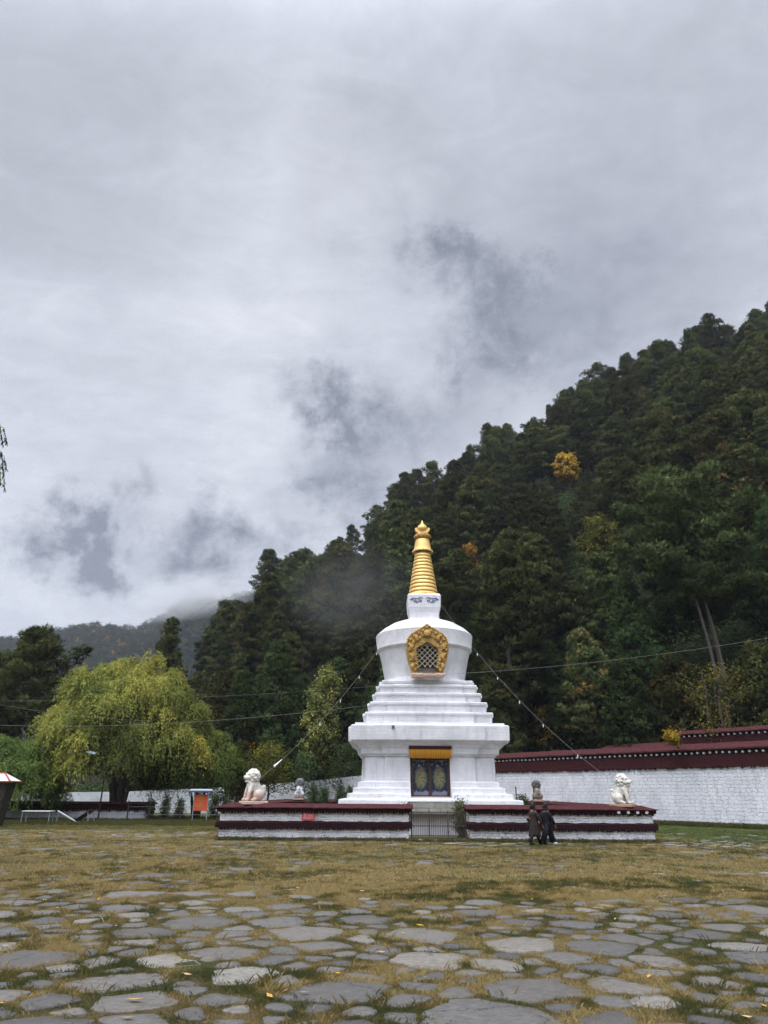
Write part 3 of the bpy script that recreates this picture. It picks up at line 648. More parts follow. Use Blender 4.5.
mb = MB(); mb.box((-0.50, yf + 0.1, 6.60), (0.52, 0.5, 0.17)); mb.box((0.52, yf + 0.1, 6.60), (0.42, 0.5, 0.17)); mb.box((0.02, yf + 0.14, 6.60), (0.54, 0.4, 0.13))
for i in range(14): mb.ball((-0.74 + i * 0.114, yf - 0.15, 6.60 + 0.02 * math.sin(i * 2)), 0.055, 6, 5)
mb.build('sill', M['gold_sill'], niche)
mb = MB(); mb.extrude_xz(inn, yf + 0.36, yf + 0.40); mb.build('dark_opening', M['hair'], niche)
mb = MB()
def inside(x, z):
    c = False
    for i in range(len(inn)):
        (x1, z1), (x2, z2) = inn[i], inn[(i + 1) % len(inn)]
        if (z1 > z) != (z2 > z) and x < (x2 - x1) * (z - z1) / (z2 - z1) + x1: c = not c
    return c
for s in (-1, 1):
    for c in np.arange(-1.4, 1.4, 0.25):
        seg = [(t, 7.55 + s * t + c) for t in np.linspace(-0.6, 0.6, 61) if inside(t, 7.55 + s * t + c)]
        if len(seg) > 2: mb.tube([(seg[0][0], yf + 0.16, seg[0][1]), (seg[-1][0], yf + 0.16, seg[-1][1])], 0.017, 5)
for p in along([p for p in inn], 0.12): mb.ball((p.x, yf + 0.12, p.y), 0.035, 6, 5)
mb.build('lattice', plain('dull_grey_gilt', (0.40, 0.36, 0.26), 0.6, 0.3), niche)
# door in its recess
yd = -2.81
mb = MB()
for x, w in ((-0.80, 0.13), (0.80, 0.13), (0.0, 0.11)): mb.box((x, yd, 2.15), (w, 0.10, 1.50))
for zc in (2.94, 1.435): mb.box((0, yd, zc), (1.73, 0.12, 0.09))
for s in (-1, 1): mb.box((s * 0.405, yd + 0.02, 2.36 + 0.45), (0.62, 0.05, 0.03))
door = mb.build('door', M['wood'], stupa)
for s in (-1, 1):
    mb = MB(); mb.box((0, 0, 0), (0.68, 0.05, 1.40)); mb.build('painted_leaf', M['door_panel'], door, loc=(s * 0.40, yd + 0.035, 2.18))
mb = MB(); mb.box((0, -2.95, 1.405), (1.66, 0.36, 0.05)); mb.build('door_sill', plain('pink_step', (0.50, 0.38, 0.34), 0.8), stupa)
mb = MB(); mb.box((0, -3.26, 3.40), (1.86, 0.16, 0.12)); mb.build('lintel', M['red_band'], stupa)
mb = MB(); nC = 60; top = []; bot = []
for i in range(nC + 1):
    x = -0.92 + 1.84 * i / nC; d = 0.03 * math.sin(i * 1.05); top.append((x, -3.30 + d * 0.4, 3.345)); bot.append((x, -3.30 + d, 2.96 + 0.008 * math.sin(i * 0.7)))
vs = top + bot + [(x, y + 0.03, z) for x, y, z in top] + [(x, y + 0.03, z) for x, y, z in bot]; q = nC + 1
fs = [(i, i + 1, q + i + 1, q + i) for i in range(nC)] + [(2 * q + i, 3 * q + i, 3 * q + i + 1, 2 * q + i + 1) for i in range(nC)] + [(q + i, q + i + 1, 3 * q + i + 1, 3 * q + i) for i in range(nC)]
mb.add(vs, fs); mb.build('curtain', M['curtain'], stupa, smooth=True)
mb = MB(); mb.box((0, -4.3, 1.06), (2.05, 0.5, 0.38)); mb.box((0, -4.34, 0.84), (2.2, 0.6, 0.10)); o = mb.build('offering_ledge', M['plinthstone'], stupa)
# little lamp on the cornice
mb = MB(); mb.box((0, 0, 0), (0.12, 0.10, 0.06)); mb.ball((0, -0.03, -0.07), 0.05, 8, 6); mb.build('cornice_lamp', M['navy'], stupa, loc=(-1.62, -3.66, 4.25))

# ------------------------------------------------------------------ enclosure walls
def low_wall(p0, p1, label, hz=1.20, group=None, studs=(), hip=(True, True)):
    p0, p1 = Vector(p0), Vector(p1); L = (p1 - p0).length; ang = math.atan2(p1.y - p0.y, p1.x - p0.x)
    w = tag(empty('enclosure_wall', (p0.x, p0.y, 0), ang), label, 'wall', group, 'thing')
    r = random.Random(int(L * 100))
    def slab(name, y, z0, z1, m, jig=0.0, inset=0.0):
        mb = MB(); nn = max(2, int(L / 0.16)); ring = []
        for i in range(nn + 1):
            x = inset + (L - 2 * inset) * i / nn; j = lambda: r.uniform(-jig, jig)
            ring.append([(x, -y + j(), z0), (x, y + j(), z0), (x, y + j(), (z0 + z1) / 2), (x, y + j(), z1), (x, -y + j(), z1), (x, -y + j(), (z0 + z1) / 2)])
        mb.loft(ring); return mb.build(name, m, w)
    slab('base_course', 0.36, -0.02, 0.09, M['brown_base'], 0.03)
    slab('wall_body', 0.27, 0.09, 0.98, M['rubble'], 0.022, 0.06)
    def dent(mb, z, y, s):
        for i in range(int(L / 0.105)):
            x = 0.08 + i * 0.105 + r.uniform(-0.015, 0.015); h = r.uniform(0.035, 0.075)
            for sg in (-1, 1): mb.box((x, sg * y, z - h / 2 + 0.004), (r.uniform(0.05, 0.085), 0.09, h))
    mb = MB(); nn = max(2, int(L / 0.2)); ring = []
    for i in range(nn + 1):
        x = -0.06 + (L + 0.12) * i / nn; a = lambda: r.uniform(-0.012, 0.012)
        ring.append([(x, -0.37 + a(), 0.40), (x, 0.37, 0.40), (x, 0.39, 0.58), (x, 0.26, 0.63), (x, -0.26, 0.63 + a()), (x, -0.39 + a(), 0.57 + a())])
    mb.loft(ring); dent(mb, 0.40, 0.32, 0.06); mb.build('middle_band', M['maroon_band'], w)
    mb = MB(); ring = []
    for i in range(nn + 1):
        x = -0.05 + (L + 0.10) * i / nn; a = lambda: r.uniform(-0.008, 0.008)
        ring.append([(x, -0.38 + a(), 0.93), (x, 0.38, 0.93), (x, 0.42, 1.045), (x, -0.42 + a(), 1.045 + a())])
    mb.loft(ring); dent(mb, 0.93, 0.33, 0.06); cap = mb.build('frieze', M['maroon_band'], w)
    mb = MB(); ring = []
    for i in range(nn + 1):
        x = -0.10 + (L + 0.20) * i / nn; t = 0.0
        dl, dr = x + 0.10, L + 0.10 - x; k = min(1, (dl / 0.42 if hip[0] else 1), (dr / 0.42 if hip[1] else 1)); k = 0.12 + 0.88 * max(0, k); a = lambda: r.uniform(-0.006, 0.006)
        zt = 1.065 + (hz - 1.065) * k; ring.append([(x, -0.47, 1.047), (x, 0.47, 1.047), (x, 0.47, 1.075), (x, 0.06, zt), (x, -0.06, zt + a()), (x, -0.47 + a(), 1.075 + a())])
    mb.loft(ring); mb.build('coping', M['maroon_cap'], w)
    for sx in studs:
        mb = MB(); mb.ball((0, 0, 0), 0.062, 10, 8, (1, 0.35, 1)); mb.build('stud', M['white_paint'], w, loc=(sx, -0.40, 0.985))
    return w
EG = 'low walls around the stupa'
YF = 27.0; YR = 42.0; XL, XR = -5.85, 9.75
low_wall((XL, YF), (1.02, YF), 'banded red and white front wall left of the gate, with a red notice', group=EG, hip=(True, False))
wr = low_wall((3.08, YF), (XR, YF), 'banded front wall with white studs behind the two walkers', group=EG, hip=(False, True), studs=(5.38, 5.72, 6.05, 6.38))
low_wall((XL + 0.2, YF + 0.5), (XL + 0.2, YR - 0.5), 'side wall running back on the willow side of the stupa', group=EG, hz=1.19)
low_wall((XR - 0.25, YF + 0.5), (XR - 0.25, YR - 0.5), 'side wall running back beside the long white wall', group=EG, hz=1.19)
low_wall((XL, YR), (XR, YR), 'rear wall of the enclosure behind the stupa', group=EG)
# red painted notice on the wall
nz = tag(empty('red_notice', (-2.62, YF - 0.33, 0.78)), 'small red notice fixed to the white band of the low wall', 'sign')
mb = MB(); mb.box((0, 0, 0), (0.47, 0.03, 0.27)); mb.build('board', plain('faded_red', (0.42, 0.07, 0.075), 0.7, 0, 0.3), nz, bevel=0.005)
mb = MB()
for x0, h, tl_ in ((-0.15, 0.20, 0.1), (-0.10, 0.17, -0.15), (-0.02, 0.12, 0.0), (0.06, 0.15, 0.1), (0.13, 0.13, -0.1)): mb.box((x0, -0.018, 0.0), (0.014, 0.006, h), ry=tl_)
for x0, z0 in ((0.0, 0.05), (0.08, -0.03), (0.02, -0.07), (0.13, 0.06)): mb.box((x0, -0.0185, z0), (0.06, 0.006, 0.012))
mb.build('lettering', plain('faded_white', (0.60, 0.45, 0.44), 0.8), nz)
# gate
gate = tag(empty('iron_gate', (2.05, YF, 0)), 'rusty iron bar gate between the two front walls', 'gate')
for x in (-0.98, -0.34, 0.33, 0.98): mb = MB(); mb.box((x, 0, 0.50), (0.05, 0.05, 0.98)); mb.build('post', M['iron'], gate)
for i in range(3):
    xc = (-0.66, 0.0, 0.66)[i]; mb = MB()
    for zc in (0.09, 0.48, 0.93): mb.box((xc, -0.012, zc), (0.60, 0.028, 0.03))
    for k in range(9): mb.box((xc - 0.26 + k * 0.065, 0.012, 0.50), (0.018, 0.018, 0.92 + 0.02 * (k % 2)))
    mb.build('leaf', M['iron'], gate)
# threshold slab
mb = MB(); mb.loft([[(-1.0, -0.42, 0.005), (0.98, -0.45, 0.005), (1.0, 0.30, 0.005), (-1.0, 0.3, 0.005)], [(-0.98, -0.40, 0.07), (0.96, -0.43, 0.065), (0.98, 0.28, 0.07), (-0.98, 0.28, 0.06)]])
tag(mb.build('threshold_slab', M['plinthstone'], loc=(2.05, YF, 0), bevel=0.01), 'pale stone threshold in front of the iron gate', 'step', kind='thing')

# ------------------------------------------------------------------ guardian lions
P = []
P += [('b', (0.06, 0, 0.82), 0.22), ('b', (0.22, 0, 0.76), 0.14, (1, 1.2, 0.75)), ('b', (0.29, 0, 0.75), 0.085, (1, 1.4, 0.7)), ('b', (0.23, 0, 0.64), 0.09, (1.1, 1.3, 0.5)), ('b', (0.22, 0.10, 0.88), 0.06), ('b', (0.22, -0.10, 0.88), 0.06), ('b', (0.35, 0, 0.79), 0.04, (1, 1.5, 1))]
P += [('b', (0.12, 0.20, 0.90), 0.05), ('b', (0.12, -0.20, 0.90), 0.05), ('c', (0.02, 0, 0.62), 0.19, (-0.02, 0, 0.42), 0.20), ('c', (-0.05, 0, 0.5), 0.19, (-0.20, 0, 0.22), 0.22), ('b', (0.10, 0, 0.50), 0.15, (1, 1.1, 1.2))]
rl = random.Random(3)
for i in range(95):
    u = Vector((rl.uniform(-1, 0.45), rl.uniform(-1, 1), rl.uniform(-1.1, 1))); u.normalize()
    P.append(('b', (0.03 + 0.215 * u.x, 0.235 * u.y, 0.80 + 0.235 * u.z), 0.045))
for i in range(14):
    a = rl.uniform(-1.2, 1.2); P.append(('b', (0.06 + 0.15 * math.cos(a), 0.17 * math.sin(a), rl.uniform(0.52, 0.62)), 0.045))
for s in (-1, 1):
    P += [('c', (0.10, s * 0.13, 0.52), 0.095, (0.20, s * 0.14, 0.26), 0.07), ('c', (0.20, s * 0.14, 0.26), 0.07, (0.23, s * 0.14, 0.08), 0.06), ('b', (0.27, s * 0.14, 0.055), 0.065, (1.3, 1, 0.8)),
          ('b', (-0.14, s * 0.17, 0.20), 0.18, (1.15, 0.75, 1)), ('c', (-0.12, s * 0.20, 0.12), 0.09, (0.04, s * 0.21, 0.06), 0.06), ('b', (0.08, s * 0.21, 0.05), 0.055, (1.4, 1, 0.8))]
P += [('c', (-0.34, 0, 0.14), 0.06, (-0.40, 0, 0.36), 0.07), ('b', (-0.38, 0, 0.46), 0.08), ('b', (-0.32, 0, 0.40), 0.06), ('c', (0.16, -0.1, 0.62), 0.03, (0.22, 0.0, 0.54), 0.04), ('c', (0.16, 0.1, 0.62), 0.03, (0.22, 0.0, 0.54), 0.04)]
lion_me = blob('lion_body', P, 0.0125, 1)
def lion(x, y, rz, mt, label, sc=1.0, hz=1.19):
    L = tag(empty('guardian_lion', (x, y, hz - 0.03), rz), label, 'statue', 'guardian lions on the enclosure corners')
    me_ = lion_me.copy(); link('lion_body', me_, mt, L, (0, 0, 0.09))
    mb = MB(); mb.box((-0.04, 0, 0.045), (0.84, 0.60, 0.11)); mb.build('plinth', M['lion_pink'] if mt is M['lion_pink'] else plain('plinth_brown', (0.36, 0.24, 0.18), 0.85), L, bevel=0.02)
    L.scale = (sc,) * 3; return L
lion(-4.72, YF + 0.02, rad(212), M['lion_pink'], 'cream stone lion with pinkish haunches, looking out over the willow side', 1.05)
lion(8.80, YF + 0.0, rad(-35), M['lion'], 'cream stone lion with its head turned toward the square, above the white studs', 0.98)
lion(-4.70, YR, rad(90), M['lion_grey'], 'white stone lion with a soot-grey head, sitting on the rear wall', 1.0)
lion(8.82, YR, rad(90), M['lion_brown'], 'grey-brown weathered stone lion seen just above the walkers', 0.98)

# ------------------------------------------------------------------ long red and white walls
def long_wall(p0, p1, top, label, m, cap_h=1.25, dots=True, thick=0.9, zb=-0.3, name='boundary_wall', band='red_band'):
    p0, p1 = Vector(p0), Vector(p1); L = (p1 - p0).length; ang = math.atan2(p1.y - p0.y, p1.x - p0.x)
    w = tag(empty(name, (p0.x, p0.y, 0), ang), label, 'wall', None, 'thing'); r = random.Random(5); h2 = thick / 2
    zb2 = top - cap_h
    nn = max(2, int(L / 0.3)); mb = MB(); ring = []
    for i in range(nn + 1):
        x = L * i / nn; j = lambda: r.uniform(-0.02, 0.02)
        ring.append([(x, -h2 + j(), zb), (x, h2, zb), (x, h2, zb2), (x, -h2 + j(), zb2), (x, -h2 + j(), (zb2 * 2 + zb) / 3), (x, -h2 + j(), (zb2 + zb * 2) / 3)])
    mb.loft(ring); mb.build('wall_body', m, w)
    mb = MB(); ring = []; c1 = zb2 + cap_h * 0.50; c2 = zb2 + cap_h * 0.68; c3 = zb2 + cap_h * 0.74
    for i in range(nn + 1):
        x = L * i / nn; j = lambda: r.uniform(-0.025, 0.025)
        ring.append([(x, -h2 - 0.10 + j(), zb2 + j()), (x, h2 + 0.1, zb2), (x, h2 + 0.12, c1), (x, -h2 - 0.12 + j(), c1)])
    mb.loft(ring)
    for i in range(int(L / 0.16)):
        x = 0.1 + i * 0.16; hh = r.uniform(0.04, 0.13); mb.box((x, -h2 - 0.06, zb2 - hh / 2 + 0.01), (r.uniform(0.07, 0.13), 0.09, hh))
    mb.build('red_band', M[band], w)
    mb = MB(); mb.box((L / 2, 0, (c1 + c2) / 2 + 0.001), (L, thick + 0.10, c2 - c1 - 0.004)); mb.build('dark_frieze', M['maroon_band'], w)
    if dots:
        st = 0.36; mb = MB(); mb.tube([(0, -h2 - 0.02, 0), (0, -h2 - 0.17, 0)], 0.055, 8); rme = mb.mesh('rafter_end')
        rme.materials.append(M['white_paint'])
        for i in range(int(L / st)): link('rafter_end', rme, None, w, (0.15 + i * st, r.uniform(-.02, .02), (c1 + c2) / 2 - 0.02 + r.uniform(-.012, .012)))
    mb = MB(); ring = []
    for i in range(nn + 1):
        x = -0.1 + (L + 0.2) * i / nn; j = lambda: r.uniform(-0.015, 0.015); e = h2 + 0.30
        ring.append([(x, -e, c2 + 0.002), (x, e, c2 + 0.002), (x, e, c3), (x, 0.08, top), (x, -0.08, top + j()), (x, -e + j(), c3 + j())])
    mb.loft(ring); mb.build('coping', M['maroon_cap'], w); return w
A0 = Vector((8.15, 53.6)); A1 = Vector((23.6, 33.2))
long_wall(A0, A1, 4.25, 'long white stone wall under a deep red coping with a row of white dots', M['longwall'])
dirw = (A1 - A0).normalized(); nrm = Vector((-dirw.y, dirw.x)); nrm = nrm if nrm.y > 0 else -nrm
B0 = A0 + dirw * 7.2 + nrm * 4.2; B1 = A0 + dirw * 12.6 + nrm * 4.2; B2 = A0 + dirw * 27 + nrm * 4.2
long_wall(B0, B1, 4.72, 'short lower length of upper red-capped wall behind the long wall', M['longwall'], 0.8, thick=0.7)
long_wall(B1 + dirw * 0.1, B2, 5.35, 'higher length of upper red-capped wall near the yellow shrub', M['longwall'], 0.9, thick=0.7)
# left side: low red-capped wall by the willow, taller pale wall further back
long_wall((-24.5, 43.0), (-13.4, 43.6), 0.98, 'low grey-white wall with a dark red coping behind the benches', M['farwall'], 0.42, dots=False, thick=0.6, band='maroon_band')
def plain_wall(pts, label, th=0.5):
    w = MB(); ring = []
    for (x, y, z) in pts: ring.append([(x, y, -0.5), (x, y + th, -0.5), (x, y + th, z), (x, y, z)])
    w.loft(ring); return tag(w.build('perimeter_wall', M['farwall']), label, 'wall', None, 'thing')
plain_wall([(-31, 57, 1.3), (-20, 57.5, 1.5), (-11.5, 57, 1.9), (-6, 54.5, 2.25), (-2.0, 52, 2.62), (1.5, 50.5, 2.9), (8.0, 53.4, 3.0)], 'plain pale rendered wall along the foot of the forest')

# ------------------------------------------------------------------ sign, kiosk, tables, posts, lamp
sg = tag(empty('notice_board', (-10.3, 42.0, 0), rad(4)), 'orange-red notice board on legs under a small pale blue roof', 'sign')
mb = MB(); mb.box((0.05, 0, 0.98), (0.74, 0.05, 0.86)); mb.build('board', plain('orange_red_board', (0.55, 0.085, 0.035), 0.6, 0, 0.15), sg, bevel=0.005)
mb = MB()
for (x, z, w_) in ((0.05, 1.30, 0.40), (0.05, 1.20, 0.50), (0.02, 1.10, 0.44), (0.10, 1.00, 0.30), (-0.04, 0.90, 0.46), (0.12, 0.90, 0.20), (0.06, 0.78, 0.48), (0.02, 0.69, 0.30)):
    k = int(w_ / 0.07)
    for i in range(k): mb.box((x - w_ / 2 + 0.07 * i + 0.02, -0.028, z), (0.04, 0.006, 0.012)); mb.box((x - w_ / 2 + 0.07 * i + 0.02, -0.0285, z), (0.010, 0.006, 0.05))
mb.build('lettering', M['yellow_mark'], sg)
for s in (-0.34, 0.44):
    mb = MB(); mb.box((s, 0.01, 0.74), (0.045, 0.045, 1.50)); mb.build('leg', M['grey_metal'], sg)
mb = MB(); mb.box((-0.56, 0.03, 1.20), (0.03, 0.03, 0.8)); mb.build('brace', M['blue_paint'], sg)
mb = MB(); mb.loft([[(-0.62, -0.32, 1.60), (0.66, -0.32, 1.60), (0.66, 0.32, 1.60), (-0.62, 0.32, 1.60)], [(-0.62, -0.32, 1.64), (0.66, -0.32, 1.64), (0.66, 0.32, 1.64), (-0.62, 0.32, 1.64)], [(-0.55, -0.02, 1.69), (0.58, -0.02, 1.69), (0.58, 0.02, 1.69), (-0.55, 0.02, 1.69)]])
mb.build('roof', M['blue_paint'], sg)
mb = MB(); mb.box((0.02, -0.30, 1.555), (1.2, 0.05, 0.075)); mb.build('fascia', M['navy'], sg)
kx = at(2, 790, 35).x
kk = tag(empty('prayer_hut', (kx - 0.02, 35.0, 0), 0), 'dark tapering wooden box with red-edged white roof at the picture edge', 'hut')
mb = MB(); mb.loft([[(-0.30, -0.30, 0.0), (0.22, -0.30, 0.0), (0.22, 0.30, 0), (-0.30, 0.30, 0)], [(-0.5, -0.42, 1.9), (0.42, -0.42, 1.9), (0.42, 0.42, 1.9), (-0.5, 0.42, 1.9)]]); mb.build('body', plain('dark_brown_box', (0.035, 0.028, 0.024), 0.8), kk)
mb = MB(); mb.box((-0.04, -0.43, 1.15), (0.80, 0.05, 0.05), ry=0); mb.box((-0.04, -0.42, 1.86), (0.96, 0.05, 0.07)); mb.build('rail', M['wood'], kk)
mb = MB(); mb.loft([[(-0.75, -0.62, 1.94), (0.62, -0.62, 1.94), (0.62, 0.62, 1.94), (-0.75, 0.62, 1.94)], [(-0.2, -0.1, 2.30), (0.05, -0.1, 2.30), (0.05, 0.1, 2.30), (-0.2, 0.1, 2.30)]]); mb.build('roof', M['white_paint'], kk)
mb = MB(); mb.box((-0.065, -0.63, 1.945), (1.42, 0.05, 0.05)); mb.box((0.63, 0, 1.945), (0.05, 1.24, 0.05)); mb.tube([(0.62, -0.62, 1.97), (0.05, -0.1, 2.32)], 0.035); mb.tube([(-0.2, -0.1, 2.32), (0.05, -0.1, 2.32)], 0.03); mb.build('red_trim', M['red_paint'], kk)
tb = tag(empty('metal_table', (at(38, 815, 37.5).x, 37.5, 0), rad(3)), 'white-topped table on thin legs beside the low wall', 'table')
mb = MB(); mb.box((0, 0, 0.60), (1.42, 0.62, 0.035)); mb.build('table_top', M['grey_table'], tb, bevel=0.006)
for sx in (-0.66, 0.66):
    for sy in (-0.26, 0.26): mb = MB(); mb.box((sx, sy, 0.29), (0.035, 0.035, 0.58)); mb.build('leg', M['grey_metal'], tb)
for i, (px, rz, tl2, lab) in enumerate(((67, 0.35, 0.5, 'grey folding table lying tipped over near the willow, on the white table side'), (80, -0.2, -0.55, 'grey folding table propped up on edge close to the willow trunks'))):
    tp = tag(empty('tipped_table', (at(px, 820, 38.5).x, 38.5 + 0.3 * i, 0), rz), lab, 'table')
    mm = Matrix.Rotation(tl2, 4, 'Y')
    mb = MB(); mb.box((0, 0, 0.33), (1.15, 0.6, 0.03), ry=tl2); mb.build('table_top', (M['grey_table'], M['wood'])[i], tp)
    for s in (-1, 1):
        for q2 in (-0.26, 0.26):
            c = mm @ Vector((s * 0.48, q2, 0)); d = mm @ Vector((0, 0, -1)) + Vector((-0.35 * s, 0, 0)); p = Vector((c.x, c.y, 0.33 + c.z)); q3 = p + d * min(0.55, (p.z - 0.01) / max(0.1, -d.z)); mb = MB(); mb.tube([p, q3], 0.02, 6); mb.build('leg', M['grey_metal'], tp)
fx = [(-14.1, 41.4), (-13.0, 41.6), (-12.0, 41.8), (-11.25, 41.7), (-9.3, 42.2), (-8.2, 42.0), (-7.3, 42.3)]
fence = tag(empty('wire_fence', (-14.1, 41.5, 0)), 'thin dark post and wire fence beside the notice board', 'fence', None, 'thing')
for x, y in fx: mb = MB(); mb.tube([(x + 14.1, y - 41.5, 0), (x + 14.1 + random.uniform(-.05, .05), y - 41.5, 0.9 + random.uniform(0, 0.5))], [0.045, 0.03], 6); mb.build('post', M['wood'], fence)
for z in (0.35, 0.75): mb = MB(); mb.tube([(x + 14.1, y - 41.5, z) for x, y in fx], 0.009, 4); mb.build('strand', M['wire'], fence)
ps = tag(empty('iron_post', (at(516.5, 800, 33.5).x, 33.5, 0)), 'thin dark iron post standing beside the stupa base', 'post')
mb = MB(); mb.box((0, 0, 0.9), (0.045, 0.045, 1.86)); mb.build('shaft', M['iron'], ps); mb = MB(); mb.box((0, 0, 1.85), (0.09, 0.09, 0.03)); mb.build('cap', M['iron'], ps)
lp = at(95.5, 753, 41.0)
sl = tag(empty('street_lamp', (lp.x + 0.1, 42.6, 0)), 'solar lamp whose pale blue panel shows among the willow leaves', 'lamp')
mb = MB(); mb.tube([(0, 0, 0), (0, 0, lp.z - 0.1)], [0.05, 0.035], 8); mb.build('pole', M['wood'], sl)
mb = MB(); mb.box((-0.1, -2.2, lp.z), (0.50, 0.30, 0.03), ry=0.22, rx=0.3); mb.build('panel', M['blue_paint'], sl)
mb = MB(); mb.tube([(0, 0, lp.z - 0.2), (-0.05, -1.2, lp.z - 0.05), (-0.1, -2.2, lp.z - 0.03)], 0.02, 6); mb.build('arm', M['grey_metal'], sl)

# ------------------------------------------------------------------ cords and wires
def sag(p, q, s, k=24):
    p, q = Vector(p), Vector(q); return [p.lerp(q, i / k) - Vector((0, 0, 4 * s * (i / k) * (1 - i / k))) for i in range(k + 1)]
neck = Vector((SX, SY, 10.9))
for (dx, lx, ly, lab, tg) in ((-0.6, -4.62, YF + 0.1, 'pale cord with white tags from the spire to the pink-based lion', 1), (0.6, 8.62, YF + 0.1, 'pale cord with white tags from the spire to the lion above the studs', 1),
                          (-0.55, -4.7, YR - 0.1, 'thin cord from the spire down to the soot-headed lion', 0), (0.55, 8.8, YR - 0.1, 'thin cord from the spire down to the grey-brown lion', 0)):
    pts = sag(neck + Vector((dx, -0.5 if ly < SY else 0.5, 0)), (lx, ly, 1.95), 0.75)
    c = tag(empty('guy_cord', tuple(pts[0])), lab, 'cord', 'cords from the spire to the corner lions')
    mb = MB(); mb.tube([p - pts[0] for p in pts], 0.0048 if tg else 0.0035, 4); mb.build('cord_line', M['cable' if tg else 'wire'], c)
    if tg:
        for i in (7, 10, 13, 16, 23 if dx < 0 else 20):
            mb = MB(); q = pts[i] - pts[0]; mb.box((q.x, q.y, q.z - 0.09), (0.03, 0.03, 0.12)) if i < 22 else mb.tube([pts[21] - pts[0], pts[22] - pts[0]], [0.01, 0.045], 5)
            mb.build('tag', M['bulb'], c)
def wire(pts_px, r, lab, m='wire', s=0.25):
    W = [at(*p) for p in pts_px]; pts = []
    for a, b in zip(W[:-1], W[1:]): pts += sag(a, b, s, 16)[:-1]
    pts.append(W[-1]); c = empty('overhead_wire', tuple(pts[0])); tag(c, lab, 'wire', 'wires strung across the square')
    mb = MB(); mb.tube([p - pts[0] for p in pts], r, 4); mb.build('wire_line', M[m], c); return c, pts
wire([(-60, 722, 40), (367, 705.5, 31.0)], 0.0055, 'pale wire running from the willow side to the stupa cornice', 'cable', 0.5)
wire([(367, 705.5, 31.0), (430, 675, 32.0)], 0.005, 'short slack wire looped over the stupa tiers', 'wire', 0.3)
wire([(430, 675, 32.0), (830, 627, 27)], 0.0045, 'wire crossing from the stupa dome in front of the hillside pines', 'wire', 0.3)
wire([(-60, 700, 46), (400, 684, 46)], 0.004, 'faint wire passing behind the stupa at tier height', 'wire', 0.4)
wire([(-40, 697, 38), (150, 721, 38)], 0.0035, 'faint wire crossing in front of the dark pines by the willow', 'wire', 0.2)

